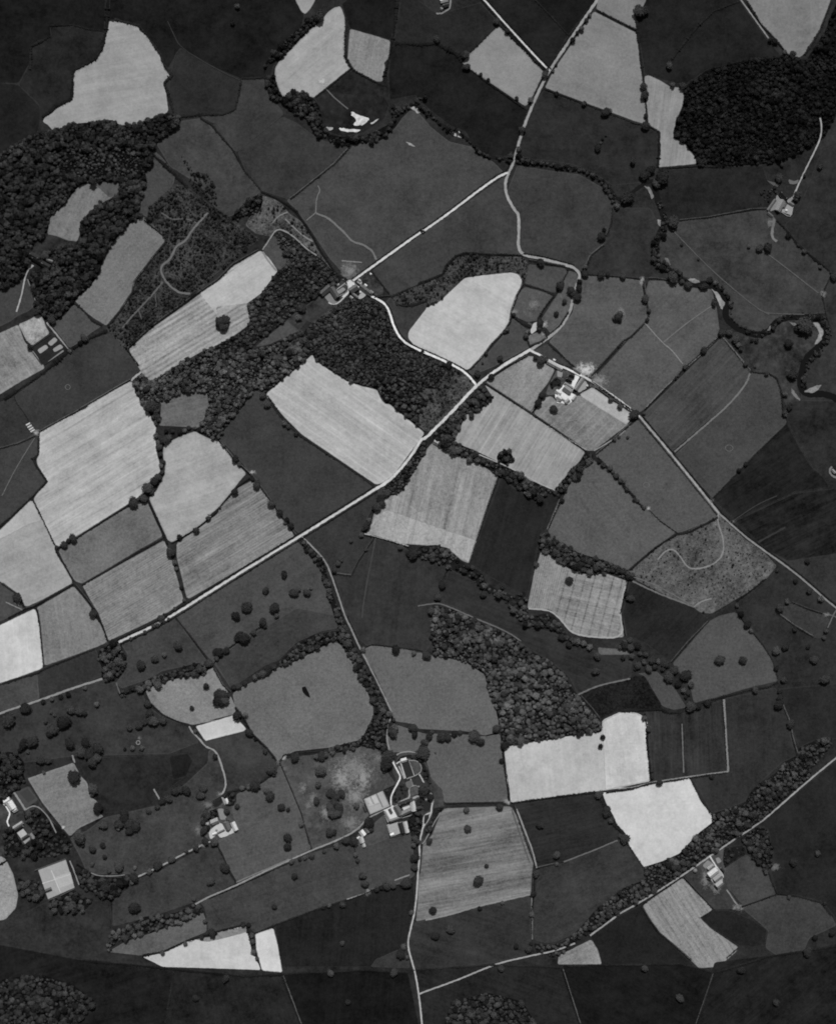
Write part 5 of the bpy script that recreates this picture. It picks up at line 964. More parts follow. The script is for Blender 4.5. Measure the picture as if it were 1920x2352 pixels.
# ================================================================ hedges
HD = [
 ('B0 0,980 30,1000 90,1075 190,1195 290,1370 410,1510', 'long dark hedge running down left of the upper pasture', 3.4),
 ('B0 420,1530 520,1570 640,1640 B1 700,90 770,200 840,300 890,400 990,550 1030,600 1110,640', 'dark hedge along the mill leat down to the village', 4.2),
 ('B0 650,1590 840,1440 1000,1310 1130,1170', 'straight hedge between river bend and wide open pasture', 3.2),
 ('B0 260,630 440,622', 'short hedge joining the river trees at the top', 2.6), ('B0 258,645 240,760 215,860 190,885 110,915 0,915 A0 1600,905 1450,930', 'curving hedge round the dark top pasture', 3.2),
 ('B0 1100,150 1085,350 1090,460 1135,540 1160,565', 'thick dark hedge between egg field and striped plot', 6.0), ('B0 1160,565 1300,640 1410,690', 'dark hedge under the striped plot', 4.0),
 ('B0 850,780 1000,660 1130,555', 'thin hedge below the egg shaped field', 2.0), ('B0 1500,0 1490,150 1465,320 1440,450 1400,600 1410,690', 'dark hedge right of the striped plot', 6.0),
 ('B0 1480,345 C0 0,355 150,345 320,440 350,500', 'thick dark hedge left of the pale roadside field', 7.0), ('C0 350,510 600,690 870,880', 'dark hedge under the pale roadside field', 4.0),
 ('C0 410,420 640,195', 'dark hedge at the top of the pale roadside field', 4.0), ('C0 640,195 700,250 1000,560', 'dark hedge between pale roadside field and narrow lane', 4.5),
 ('C0 930,0 1050,120 1200,285', 'thin hedge dividing the two dark top wedges', 2.6), ('C0 1010,710 1300,820 1736,985 D0 190,995', 'long hedge under the large pale road field', 4.0),
 ('C0 1420,80 1736,240 D0 140,240', 'black hedge between the two grey top right fields', 4.5), ('D0 140,120 150,260 195,620 205,760 225,900 215,1000', 'dark hedge right of the large pale road field', 4.5),
 ('D0 220,995 320,1050 325,1200 312,1340', 'thick hedge left of the boot shaped field', 5.5), ('D0 960,10 760,90 640,200 500,370 420,480', 'broken diagonal hedge in the dark top right pasture', 4.5),
 ('D0 1020,10 1130,190 1270,340', 'dark hedge along the pale top wedge field', 4.5), ('D0 1700,10 1600,250 1480,440', 'dark edge right of the pale top wedge field', 4.0), ('D0 1270,340 1350,440 1440,470', 'dark hedge at the tip of the pale wedge field', 4.0),
 ('D0 320,1345 500,1330 640,1325 900,1335', 'dark hedge under the boot shaped field', 4.5), ('D1 470,165 720,138 1060,75 1180,70', 'thin hedge from the big river tree to the hilltop farm', 2.4),
 ('D1 1260,160 1320,225 1420,345 1480,400 1560,470 1700,575', 'dark hedge running down from the hilltop farm', 4.2), ('D1 1690,600 1620,760 1650,900 1690,1040', 'dotted thin hedge on the right grazing', 2.2),
 ('C1 1550,60 1540,190 1500,290', 'upper piece of the winding riverside hedge', 2.6), ('C1 1480,360 1380,440 1350,510 1320,550', 'lower piece of the winding riverside hedge', 3.6),
 ('C1 1340,595 1450,600 1640,615 D1 180,630', 'thin hedge above the ploughed pasture', 1.6), ('D1 240,625 300,625 390,640 480,650', 'short hedge from the bright gate to the river', 2.2), ('D1 195,640 210,750 230,850 240,930', 'hedge right of the ploughed pasture', 3.0),
 ('D1 210,980 100,1090 C1 1640,1120 1370,1415', 'long diagonal hedge below the ploughed pasture', 3.2), ('C1 1035,1135 1090,1190 1250,1335', 'dark hedge beside the triangular orchard', 4.2),
 ('D1 800,1085 680,1200 530,1335 440,1430 210,1670', 'upper hedge of the double headland', 2.6), ('D1 1060,1368 1130,1378 1180,1380', 'short dark hedge at the meadow gate', 3.0), ('D1 1190,1380 1260,1420 1295,1540 1310,1690', 'curved hedge right of the oval ring pasture', 3.4),
 ('D1 830,1100 1045,1360', 'thin hedge between striped pasture and river meadow', 1.8), ('D2 1340,190 1090,430 740,790', 'thin hedge right of the oval ring pasture', 2.4),
 ('C1 0,665 80,640 200,590 230,520 300,445 380,420 560,432 700,435 830,440', 'thick curving hedge above the bushy strip', 5.0), ('B1 1450,770 1560,720 1736,650', 'left end of the hedge above the bushy strip', 4.0), ('B1 1490,825 1560,845 1640,835 1736,800', 'dark hedge under the bushy strip', 4.0),
 ('B1 1290,560 1440,750', 'dark straight hedge right of the village gardens', 4.4), ('B1 1320,775 1450,765', 'short hedge at the village lane corner', 2.2),
 ('C1 850,670 1000,715 1085,760', 'black hedge between the two paddocks', 3.2), ('C1 1085,760 1000,870 955,945', 'hedge right of the mottled paddock', 3.0), ('C1 1110,740 1130,690 1160,630 1190,580 1185,545', 'hedge between small and crescent paddocks', 2.4),
 ('C1 840,670 790,760 745,890 735,970 690,1045 580,1160 530,1230 420,1350', 'hedge along the right side of the bowl field', 2.8), ('C1 760,920 820,980 860,1000', 'dark hedge left of the cottage', 4.0), ('C1 860,1090 890,1170', 'short hedge below the cottage trees', 3.2),
 ('C1 890,1165 980,1130 1030,1095 1010,1040', 'hedge round the tiny cottage paddock', 2.6), ('C1 1060,1060 1130,1000 1200,890', 'roadside hedge inside the road curve', 3.0), ('C1 880,480 1000,500 1170,530', 'roadside hedge under the road bend', 3.2), ('C1 840,425 1000,450 1240,515', 'roadside hedge above the road bend', 2.2),
 ('C1 870,1245 720,1320 600,1400', 'roadside hedge below the crossroads road', 3.0), ('C1 530,1460 900,1700 C2 1340,405', 'long black hedge dividing the striped farm fields', 3.2), ('C2 905,100 940,40', 'short black hedge at the farm field corner', 3.0),
 ('C1 1380,1440 1736,1695', 'hedge above the farm lane', 2.2), ('C1 1400,1490 1560,1600 1736,1715', 'hedge below the farm lane', 2.2), ('C2 1700,180 1560,310 1420,430', 'hedge right of the striped farm field', 2.6),
 ('C2 1430,450 1530,560 1640,680 1736,780 D2 30,680 200,860', 'bushy hedge in the grey pasture', 4.0), ('D2 240,870 330,960 470,1058', 'thin hedge reaching the common', 2.0), ('D2 470,1065 570,1045 720,970 790,930', 'bushy hedge along the top of the common', 4.6), ('D2 460,1070 300,1170 170,1280 90,1350', 'bushy hedge along the left of the common', 4.6),
 ('D2 1170,1420 1050,1520 940,1600', 'dark hedge below the common, right end', 3.0), ('C2 1135,790 1080,920 1035,1030', 'thin hedge right of the black arable field', 2.4), ('C2 640,610 550,860 410,1300', 'dark edge between striped and black fields', 1.6),
 ('C2 1670,1450 1640,1560 1610,1700', 'thin hedge right of the lone tree field', 2.0), ('D3 30,150 55,280', 'short hedge beside the black right field', 2.2), ('D3 715,165 560,325 420,490', 'straight edge hedge of the two tree pasture', 1.8), ('C3 1290,760 1380,860 1440,940', 'dark hedge left of the black nursery plot', 3.4),
 ('D3 600,825 700,800 850,760 1060,705 1180,690 1270,650', 'dark bushy hedge under the two tree pasture', 4.4), ('D3 930,60 1010,190 1100,290 1160,370 1230,480 1265,620', 'hedge right of the two tree pasture', 2.2), ('D3 0,875 200,870 340,865 400,895 500,895', 'thick dark hedge above the bright bare field', 6.5),
 ('D3 1290,800 1350,940 1380,1080 1420,1220', 'dotted hedge beside the right edge dark field', 2.6), ('D3 205,900 225,1000 225,1120 245,1300 255,1420', 'dark hedge right of the bright bare field', 4.0), ('D3 826,790 842,1000 862,1350', 'thin hedge beside the chalky strip', 2.0), ('D3 860,1368 560,1412 440,1432 260,1455 100,1500 0,1512 C3 1736,1490 1500,1530', 'black hedge above the white five sided field', 3.6),
 ('C3 740,1612 900,1590 1410,1525', 'black hedge below the bright bare field', 4.2), ('C3 670,1170 690,1330 715,1500 725,1600', 'dark hedge left of the bright bare field', 3.4), ('C3 215,1615 450,1610 700,1620', 'thin hedge under the hall pasture', 2.4),
 ('C4 1430,150 1480,230 1510,310 1570,400 1640,470 D4 60,540', 'bushy dark hedge left of the white five sided field', 7.0), ('D4 580,50 650,190 740,320', 'thin edge hedge right of the white field', 1.4), ('D4 70,545 195,730', 'dark hedge below left of the white field', 2.4), ('D4 745,330 748,375', 'tiny hedge at the white field tip', 2.4),
 ('C4 765,245 800,350 870,560 935,735', 'thin hedge between streaky and black fields', 2.2), ('C4 945,745 1090,710', 'short hedge under the black field', 2.6), ('C4 925,780 920,940 905,1100 905,1320', 'thin hedge down to the bottom lane', 2.0),
 ('B4 1300,925 1100,1000 820,1085 530,1195 370,1262', 'hedge above the black bottom field', 2.6), ('B4 1290,920 1400,895 1620,860', 'bushy hedge below the court pasture', 3.4), ('B4 300,1200 320,1270 350,1400 400,1500', 'bushy hedge between the two white bottom plots', 3.6), ('A4 1140,1440 1300,1410 1480,1330 1640,1280 1736,1270 B4 60,1250 290,1195', 'scalloped hedge above the white bottom plots', 4.0),
 ('B4 60,545 110,640', 'upper piece of the hedge below the lower farm', 2.6), ('B4 150,750 215,855', 'lower piece of the hedge below the lower farm', 2.6), ('B4 0,985 200,900 640,700', 'hedge below the lower lane', 2.4), ('B3 150,1530 250,1500 380,1470 490,1395', 'thick dark hedge above the lower farm pasture', 5.0),
 ('B3 540,1275 460,1175 340,1060 290,960 210,850', 'dark hedge left of the pond field', 3.4), ('B3 40,540 110,670 170,730', 'hedge right of the light grey field', 2.4), ('B3 570,1275 600,1230 690,1215 900,1195', 'straight hedge under the pond field', 3.4), ('B3 580,1320 650,1480 740,1700 B4 800,550', 'faint hedge beside the bleached pasture', 1.4),
 ('B3 1215,380 1300,350 1450,365 1736,405 C3 120,420', 'thin hedge above the avenue parkland', 2.2), ('C3 540,1075 640,1050', 'short hedge by the big wood', 2.0), ('A3 1395,125 1530,290 1650,455', 'thin straight hedge down the park', 2.2), ('A3 1210,820 1300,905 1500,1000', 'thin hedge below the light grey field', 1.8), ('B3 40,500 100,430 170,370 230,330 350,250 420,205', 'bushy broken hedge across the tree dotted park', 3.0),
 ('A3 0,670 300,575 350,545 760,385', 'dark hedge below the white field', 3.6), ('A3 300,70 320,200 350,520', 'thin hedge right of the white field', 2.2), ('A2 70,1736 200,1665 270,1645 400,1570 590,1465', 'dark hedge above the white field', 3.6), ('A2 600,1470 690,1580 750,1660', 'upper hedge beside the ridged left field', 3.2), ('A3 780,120 830,220 860,320', 'lower hedge beside the ridged left field', 3.4), ('A2 20,1460 100,1520', 'short hedge at the left edge clump', 2.8), ('A2 180,1590 200,1650', 'tiny hedge below the corner clump', 2.4),
 ('A2 660,1470 850,1360 1130,1190 1300,1100', 'dark hedge between mid grey and ridged fields', 3.2), ('A2 445,1165 455,1215 520,1310 590,1440', 'hedge left of the mid grey field', 3.2), ('A2 455,1185 620,1095 1040,830 1130,790', 'dark hedge under the big bright field', 3.2), ('A2 265,790 340,940 440,1150', 'thin dark hedge left of the big bright field', 2.8), ('A2 1180,790 1270,980 1340,1150', 'thick straight hedge left of the bright tree field', 4.4), ('A2 1370,1140 1560,1035 1736,890 B2 80,860 230,690 330,620', 'curved hedge under the bright tree field', 2.8),
 ('A2 0,1005 100,920 250,780 380,645 300,530 270,465 310,430 312,300', 'dark zigzag hedge left of the big bright field', 4.2), ('A2 320,250 500,150 700,45 A1 640,1668 900,1515 1050,1430', 'long hedge above the big bright field', 2.4), ('A1 120,1570 A2 130,10 210,120 280,250', 'thin hedge left of the dark garden pasture', 1.8), ('A2 0,385 150,345 280,285', 'thin hedge above the left grey pasture', 2.0),
 ('A1 40,1590 200,1480 350,1380 560,1200 660,1130 860,1040', 'thick bushy hedge below the walled garden', 6.0), ('A1 600,820 660,870 740,960 820,1000', 'dark hedge under the long grey field', 4.6), ('A1 1020,1200 1110,1320', 'short dark hedge left of the ridged field', 3.2), ('A1 1030,1180 1200,1020 1500,800 1736,640 B1 200,510 400,400', 'long dark hedge above the ridged field', 3.2), ('A1 1150,160 1250,240 1320,300', 'dark hedge right of the long grey field top', 3.2), ('A1 860,1010 960,890 1060,740 1080,650 1240,440 1320,345', 'dark hedge between long grey field and common', 3.6),
 ('B1 470,1560 560,1690 B2 490,20 620,190 740,290 900,395 1130,550 1310,680', 'long dark hedge below the bright ridged field', 3.2), ('B2 340,600 420,700 560,900 690,1075', 'tree dotted hedge right of the ridged right field', 3.2), ('B2 80,320 200,470 330,590', 'hedge right of the bright tree field', 3.0), ('B2 420,1500 430,1500', None, 0), ('B1 450,1530 640,1380 820,1215', 'thick dark edge along the bright ridged field', 4.0),
 ('B2 980,1380 1135,1400', 'short dark hedge by the avenue lane', 3.6), ('B2 1140,1390 1200,1270 1310,1110', 'thin hedge beside the dark triangle', 1.8), ('B2 1230,1070 1330,1090 1500,1140 1600,1170', 'hedge under the roadside striped field', 2.6), ('C2 240,1340 200,1420 180,1500', 'thin hedge left of the curved dark field', 1.8),
 ('D3 1250,90 1400,200 1550,290', 'dark hedge under the tilted plot', 2.8), ('D3 1380,15 1520,70 1640,110', 'dark hedge above the tilted plot', 2.4), ('D4 520,820 640,950 750,1065', 'dark hedge right of the Z shaped field', 2.8), ('D4 650,1140 740,1085 770,1070', 'short hedge in the Z field notch', 2.4), ('D4 180,1045 240,1150 320,1260 450,1370 580,1480', 'dark hedge left of the Z shaped field', 2.8), ('D4 970,1055 1100,1010 1250,955', 'hedge below the lower right paddock', 2.4), ('D4 1190,770 1230,880 1260,945 1420,970 1610,1020 1690,1120', 'thin hedge around the lower right field', 2.4), ('D4 950,1380 860,1460', 'dark hedge at the Z field foot', 2.4), ('D4 500,815 200,1025 C4 1736,1130', 'dark hedge above the Z shaped field', 2.8),
 ('A0 400,205 590,200 700,232 830,248', 'pale edged hedge in the top left corner', 3.0), ('A0 865,0 855,160 850,250 810,400 770,470 690,510 590,570 575,790 450,850 340,940', 'thick dark hedge left of the pale top left field', 6.5), ('A0 915,155 1110,205 1170,280 1280,430 1320,540 1375,600 1310,665 1350,760 1385,900', 'thick dark hedge right of the pale top left field', 5.5), ('A0 410,290 250,370 245,560', 'dark hedge in the top left pasture', 6.0), ('A0 1440,930 1560,920 1736,915', 'thick dark hedge right of the top left wood', 6.0), ('A0 1600,945 1690,1000 1736,1060', 'dark hedge branching at the top left', 3.5), ('A0 1190,1210 1300,1300 1400,1400 1500,1500', 'dark ragged hedge above the scrubby common', 6.0),
 ('A4 0,720 60,680', 'short garden hedge on the left edge', 3.0), ('P 190,2206 400,2226 560,2242 648,2238', 'dark hedge below the white bottom plots', 4.6), ('P 648,2238 850,2228 936,2236', 'dark hedge at the bottom, left of the drive', 4.0), ('P 946,2228 1130,2216 1290,2222', 'dark hedge at the bottom, right of the drive', 4.0), ('P 1300,2218 1560,2214 1640,2234 1760,2198 1920,2172', 'dark hedge at the bottom right', 4.2), ('P 400,2232 380,2352', 'hedge running off the bottom edge at left', 3.2), ('P 648,2240 690,2352', 'hedge running off the bottom edge left of the drive', 3.2), ('P 1290,2226 1330,2352', 'hedge running off the bottom edge right of the drive', 3.2), ('P 1640,2236 1600,2352', 'hedge running off the bottom edge at right', 3.2),
]
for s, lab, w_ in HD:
    if lab: hedge(s, lab, w_*1.05, 1.3+w_*.35, sunlit_bank=random.choice((0, 0, 58, 66, 78)) if px(s)[0][1] > 430 else random.choice((0, 0, 0, 40)))

wood('P 0,2250 90,2236 170,2262 220,2300 180,2352 0,2352', 'dark wood in the bottom left corner', 2.8, 5.4, 6.0, 'dark', 20, .92)
wood('P 1040,2300 1120,2280 1200,2300 1230,2352 1020,2352', 'small dark wood at the bottom, right of the drive', 2.6, 5.0, 6.0, 'dark', 20, .92)
wood('D1 750,690 830,730 890,810 880,890 870,900 880,960 980,1040 1090,1090 1200,1070 1260,990 1340,950 1330,900 1230,960 1190,1030 1090,1050 970,1000 900,930 910,800 840,700 780,640 700,630 700,650', 'bank side bushes along the river bend', 1.6, 4.0, 5.2, 'dark', None, .6)
wood('D1 1350,900 1500,890 1640,930 1700,1060 1650,1180 1540,1290 1500,1400 1490,1500 1460,1480 1470,1340 1520,1240 1620,1150 1650,1060 1600,960 1500,940 1370,950', 'bank side bushes along the river loop', 1.6, 4.0, 5.2, 'dark', None, .65)
# ================================================================ single trees
trees('in the dark pasture at the top', 'B0 230,55,20 190,185,20 885,140,40')
trees('round the pale roadside field at the top', 'C0 710,250,22 625,180,25 380,440,30 385,540,25 500,600,15 560,640,15 785,790,18 895,800,22 150,315,25 930,485,12')
trees('along the main road at the top', 'C0 1010,600,25 1075,572,12 1100,520,12 1230,325,22 1300,235,22 1340,165,18 1365,125,15 1270,265,15 830,1040,25 800,1190,20 1030,560,14')
trees('in the hedge under the large pale road field', 'C0 1100,750,18 1320,830,22 1490,900,30 1525,890,18 D0 210,1010,28')
trees('in the thin row left of the river trees', 'C0 1430,1180,25 1470,1110,12 1495,1080,10 1455,1140,10')
trees('in the hedge left of the boot field', 'D0 160,100,45 205,95,30 195,695,25 205,770,30 215,925,18')
trees('between boot field and diagonal hedge', 'D0 400,530,25 510,690,25 430,680,20')
trees('at the tip of the pale top wedge field', 'D0 1210,320,22 1245,335,22 1380,440,25 1320,420,16')
trees('around the hilltop farm', 'D0 1275,1420,28 1420,1555,30 1410,1590,22 1300,1320,16 1480,1400,16 1600,1330,22 1240,1500,16')
trees('beside the river under the boot field', 'D0 340,1420,50 200,1400,34 70,1580,40 110,1290,26 250,1360,30 300,1470,30')
trees('at the junction of river and thin hedge', 'D1 430,180,40 435,240,12 500,575,12')
trees('in the grazing below the hilltop farm', 'D1 503,352,13 635,470,11', pale=True)
trees('on the hilltop grazing', 'D1 1120,385,25 1185,380,30 1035,370,15')
trees('in the hedge below the hilltop farm', 'D1 1350,280,22 1475,410,20 1605,535,15 1710,610,28 1690,575,12 1430,360,14')
trees('on the river bank above the shingle', 'D1 430,620,42 500,650,20 550,680,28 680,690,25 760,820,25 650,690,16 720,640,24 770,660,22')
trees('in the riverside meadow', 'D1 815,1055,28 880,1060,28 930,1110,30 970,1185,22 950,1150,22 1095,1120,18 1060,1120,14 1345,1145,32 1475,1000,55 1380,1390,38 1010,1305,20 1085,1325,11 1420,1020,24')
trees('in the hedge right of the oval ring pasture', 'D1 1175,1385,18 1325,1545,22 1360,1650,25 1320,1700,22 D2 1325,110,20')
trees('in the double headland hedge', 'D1 525,1330,20 675,1200,24 475,1400,9 455,1428,9 200,1700,15')
trees('in the hedge right of the ploughed pasture', 'D1 210,785,26 240,885,18 225,955,18')
trees('in the thin hedge above the ploughed pasture', 'C1 1330,590,25 1455,595,28 1510,595,18 1630,610,24')
trees('along the winding riverside hedge', 'C1 1460,290,32 1585,50,22 1330,535,20 1480,240,18')
trees('beside the road curve', 'C1 1285,655,22 1280,700,26 1215,720,30 1235,745,25 1265,780,32 980,500,28')
trees('inside the crescent paddock', 'C1 1130,680,30 1165,810,20 1100,905,20')
trees('in the ringed copse of the ploughed pasture', 'C1 1590,935,30 1610,905,22 1565,940,20 1605,960,18')
trees('around the roadside cottage', 'C1 860,1085,22 880,1050,12 970,980,24 965,1030,20 760,915,16')
trees('along the foot of the bowl field', 'C1 710,1035,20 690,1050,15 540,1225,16 655,1260,22 475,1385,24 515,1300,9')
trees('close to the crossroads', 'C1 580,1410,24 245,1310,24')
trees('around the middle farm', 'C1 975,1280,36 935,1260,20 1020,1270,20 990,1560,24 955,1620,28 1080,1665,26')
trees('along the farm lane', 'C1 1530,1590,20 1605,1645,22 1720,1710,35')
trees('under the big bright field', 'A2 1070,810,33 1150,780,30 520,1150,24 550,1120,18 590,1100,30')
trees('in the belt between the two bright fields', 'A2 1215,730,22 1185,695,38 1240,640,28 1270,610,26 1300,570,18 1290,520,18 1310,490,18 1285,430,22 1275,370,25 1250,285,22 1310,310,34 1270,330,22 1350,300,25')
trees('right of the big bright field corner', 'A2 1260,130,25 1210,50,45 1165,50,20 1250,80,25')
trees('in the hedge under the enclosed meadow', 'A2 1330,245,16 1380,245,16 1440,250,22 1480,240,18 1510,215,16 1560,220,14 1600,230,20')
trees('in the curved hedge under the bright tree field', 'A2 1665,940,22 1570,1035,24 1435,1090,22 B2 210,730,26 90,855,10')
trees('in the hedge between the ridged fields', 'A2 1370,1210,30 1400,1290,20 1350,1190,18 1410,1340,16 1450,1490,16 1470,1590,14')
trees('beside the ridged field at lower left', 'A2 750,1700,26'); trees('in the corner plot on the left edge', 'A2 150,1570,32')
trees('in the hedge below the bright ridged field', 'B1 430,1560,24 B2 465,30,26 605,185,22 635,210,18 695,265,18')
trees('in the hedge right of the bright tree field', 'B2 120,355,20 215,470,26 245,510,18 385,670,30 350,630,15')
trees('in the hedge right of the ridged right field', 'B2 500,825,26 570,895,26 625,950,20 655,1000,24 610,975,14')
trees('in the upper tree dotted park', 'B2 605,1385,26 455,1510,24 680,1530,30 715,1505,20 785,1530,28 815,1495,14 305,1645,36 530,1650,36 545,1715,18 220,1715,30')
trees('along the broken hedge of the park', 'B3 80,405,32 145,395,25 65,455,20 10,490,30 275,285,45 320,280,20 360,250,22 240,290,28 430,165,28 450,200,18')
trees('left of the roadside striped field', 'B2 1340,850,35 1380,820,25 1370,780,25 1255,1005,32 1280,950,20 1215,1070,20 1415,740,25')
trees('in the dark triangle by the avenue lane', 'B2 1135,1120,16 1000,1345,24 1030,1300,22 1055,1270,16 1250,1190,14')
trees('under the roadside striped field', 'B2 1525,1170,22 1630,1215,42 1600,1220,25')
trees('beside the black arable field', 'C2 1150,800,18 940,1305,20 670,1490,16')
trees('standing in the pale striped field above the big wood', 'C2 1205,1430,26')
trees('in the curved dark field', 'C2 195,1465,28 155,1560,28 520,1545,25 C3 1415,555,28 1425,435,28')
trees('right of the lone tree field', 'C2 1655,1545,22 1690,1575,26')
trees('in the bushy hedge of the grey pasture', 'C2 1440,490,16 1470,515,20 1530,540,22 1575,600,22 1610,640,20 1660,710,18 1640,650,14 1550,570,15 1720,790,16 D2 150,800,16 200,850,16')
trees('in the hedge right of the striped farm field', 'C2 1560,310,16 1600,290,12 1670,295,12')
trees('in the tree belt below the lone tree field', 'C3 865,185,22 930,180,16 975,185,20 1035,190,18 1070,195,18 1145,290,24 1190,290,14 1200,350,24 1270,320,24 1320,340,24 1365,365,24')
trees('at the pale strip by the tree belt', 'C3 1635,445,18 1700,440,22 1640,350,28 1690,370,28 1610,370,18')
trees('along the left side of the big wood', 'C3 70,430,30 620,1015,28 665,1270,20 690,1150,28')
trees('in the bright bare field', 'C3 1470,1085,20 1450,1155,20')
trees('in the parkland tree line above the hall', 'C3 185,1080,32 235,1085,28 290,1055,24 335,1048,18 450,1070,42 495,1120,30 90,1080,26 60,1125,24 45,1180,32 110,1045,16 140,1210,8 B3 1630,1010,30 1640,1060,25')
trees('under the hall pasture hedge', 'C3 385,1660,24 650,1640,28')
trees('beside the blackish right field', 'D2 955,555,20 1010,505,18')
trees('in the park below the common', 'D2 1500,1280,20 1405,1440,18 1515,1515,24 1605,1580,24 1340,1600,22 1285,1650,30 1260,1355,14 D3 1400,225,22 1650,240,20 1635,290,18 1325,360,26 1505,365,18 1555,465,26 1645,620,38')
trees('in the hedge right of the two tree pasture', 'D3 940,35,18 970,105,24 1020,185,26 1050,235,18 1250,395,28 1250,535,20 1310,625,24')
trees('standing alone in the two tree pasture', 'D3 800,465,36 985,470,28')
trees('in the hedge under the two tree pasture', 'D3 1085,705,25 705,810,25 625,835,25 570,835,35')
trees('in the hedge by the right edge dark field', 'D3 1270,825,34 1285,765,25 1280,720,20 1365,975,30')
trees('around the vertically streaked dark field', 'D3 235,1020,24 200,930,20 320,1445,26 740,1395,20 265,1355,12 265,1410,14')
trees('in the upper part of the slanting tree belt', 'D3 150,510,26 170,420,18 105,440,20 215,425,22 235,540,26 290,525,22 200,485,22 45,330,22 95,370,20 90,310,22 140,350,28 35,450,20 130,540,14')
trees('in the lower part of the slanting tree belt', 'D3 270,470,26 310,480,20 370,500,28 350,545,20 395,600,36 440,550,30 530,590,38 470,660,26 515,715,22 575,665,24 555,735,18 535,765,14')
trees('along the lower side of the straight road', 'A3 1350,145,14 1260,190,18 1230,200,16 1290,135,25 1320,115,18 1400,60,16 1160,250,16 1050,300,14')
trees('in the dark park pasture', 'A3 1420,355,32 1315,430,20 1240,460,26 1130,510,32')
trees('along the left edge lane', 'A3 215,850,38 350,800,20 420,780,20 490,760,20 550,745,20 685,695,16')
trees('in the upper rough pasture at left', 'A3 780,820,22 575,865,30 640,880,30 680,895,22 440,910,14 410,890,12 520,960,45 430,1020,38 400,1060,26 370,960,18 470,1010,22 80,940,50')
trees('in the lower rough pasture at left', 'A3 560,1130,36 270,1105,42 200,1140,36 165,1190,18 230,1205,14 330,1265,30 390,1270,25')
trees('in the tree cluster of the rough pasture', 'A3 690,1130,36 750,1130,30 790,1170,36 660,1200,36 720,1210,40 780,1250,30 740,1280,36')
trees('below the corner of the light grey field', 'A3 1180,820,26 1200,890,30 1230,950,36 1305,950,28 1190,950,22 1120,985,32 1160,970,20 1040,1010,24')
trees('near the small white ring', 'A3 1060,1170,20 1135,1170,20 1000,1180,14')
trees('inside the light grey field', 'A3 1650,675,24 1535,850,18')
trees('near the white strip of bare soil', 'A3 1560,1040,16 1720,1240,18 B3 230,905,32 235,945,18 295,905,22 325,1045,30')
trees('in the large clump left of the pond field', 'B3 75,735,30 120,740,34 75,790,34 130,790,32 105,820,24 155,750,22')
trees('in the hedge below left of the pond field', 'B3 450,1195,20 375,1100,14 500,1340,36 520,1385,16 55,1240,20')
trees('around the grey crop at lower left', 'A3 355,1365,14 600,1400,48 745,1490,38 740,1540,20 790,1645,38')
trees('in the slanting row below the rough field', 'A3 1300,1590,25 1350,1570,28 1260,1640,22 1400,1510,32 1440,1500,28 1490,1500,35 1620,1490,30 1605,1545,28 1190,1670,22')
trees('under the foot of the pond field', 'B3 690,1240,32 860,1240,24 900,1230,30 930,1225,24')
trees('in the bleached blotchy pasture', 'B3 895,1350,36 875,1460,24 860,1590,26 1180,1625,24 B4 965,450,30 1000,450,22')
trees('in the copse of the bleached pasture', 'B3 975,1530,30 1060,1530,28 1010,1560,30 1000,1600,30 970,1640,30 1040,1640,30 980,1690,32 1030,1690,28')
trees('in the left part of the pond field belt', 'B3 200,690,22 240,680,22 290,655,20 370,610,24 400,590,24 435,575,26 475,545,28 525,530,20')
trees('in the thin hedge above the avenue parkland', 'B3 1230,385,22 1490,385,30 1635,415,18 1725,425,28')
trees('at the lower end of the avenue', 'B3 1470,1040,40 1710,1180,30 1715,1120,22')
trees('above the lower farm pasture', 'B3 465,1510,24 490,1550,32 580,1640,26 635,1660,18 270,1490,20 370,1470,36 320,1480,24')
trees('right of the lower farm', 'B4 740,385,22 630,490,28 630,565,28 230,245,22 60,530,22 130,730,36 150,750,20')
trees('along the lower lane', 'B4 660,685,22 820,635,24 770,655,18 725,665,16 920,605,16 1015,560,24 1100,515,35 1155,520,30')
trees('in the dark pasture below the lower lane', 'B4 685,800,24 525,1045,22 1065,1025,24 960,1035,18 910,1055,14')
trees('left of the court pasture', 'B4 1170,630,20 1185,680,18 1230,790,30 1245,860,28 1340,905,22 1375,895,20 1415,880,28 1470,880,24')
trees('along the left of the hall drive', 'B4 1580,850,40 1640,650,30 1640,730,26 1640,500,28 1615,1090,20 1530,1415,32 1580,1450,18 1550,1360,22')
trees('by the kitchen garden corner', 'B4 1275,375,30 1290,430,22')
trees('in the black bottom field', 'B4 1065,1335,20')
trees('between the two white bottom plots', 'B4 275,1185,22 320,1190,18 345,1275,20 350,1325,20 360,1405,22 390,1460,16 30,1250,30')
trees('in the streaky field', 'C4 395,420,26 90,520,24 480,835,36 545,720,18 490,1060,18 670,1015,16 120,1070,26')
trees('in and below the black lower field', 'C4 970,390,28 1105,630,30 1105,705,16 1640,520,25 1440,150,28')
trees('along the thin hedge to the bottom lane', 'C4 940,780,26 915,940,24 905,1105,20 780,1360,20 880,1380,26 900,1340,16')
trees('in the dark bottom field below the streaky field', 'C4 260,1225,30 140,1270,28')
trees('in the hedge left of the white five sided field', 'C4 1610,480,18 1495,300,28 1530,360,22 1500,270,25 D4 45,500,34')
trees('in the lower right corner', 'D4 1390,685,28 1355,970,16 1640,1020,14 1170,770,20 1580,620,22 1500,1400,30 1560,1290,22 1700,1250,25')
trees('near the large lower left garden', 'A4 640,480,48 830,395,30 825,555,22 745,585,28 665,560,16 740,705,18 955,720,36 1080,735,16 875,765,18')
trees('in the grassland by the lower left garden', 'A4 840,650,18', pale=True)
trees('in the star shaped cluster left of the lower farm', 'A4 1000,340,36 960,380,36 1040,380,36 1090,400,34 1000,300,30 1040,440,28 950,420,20')
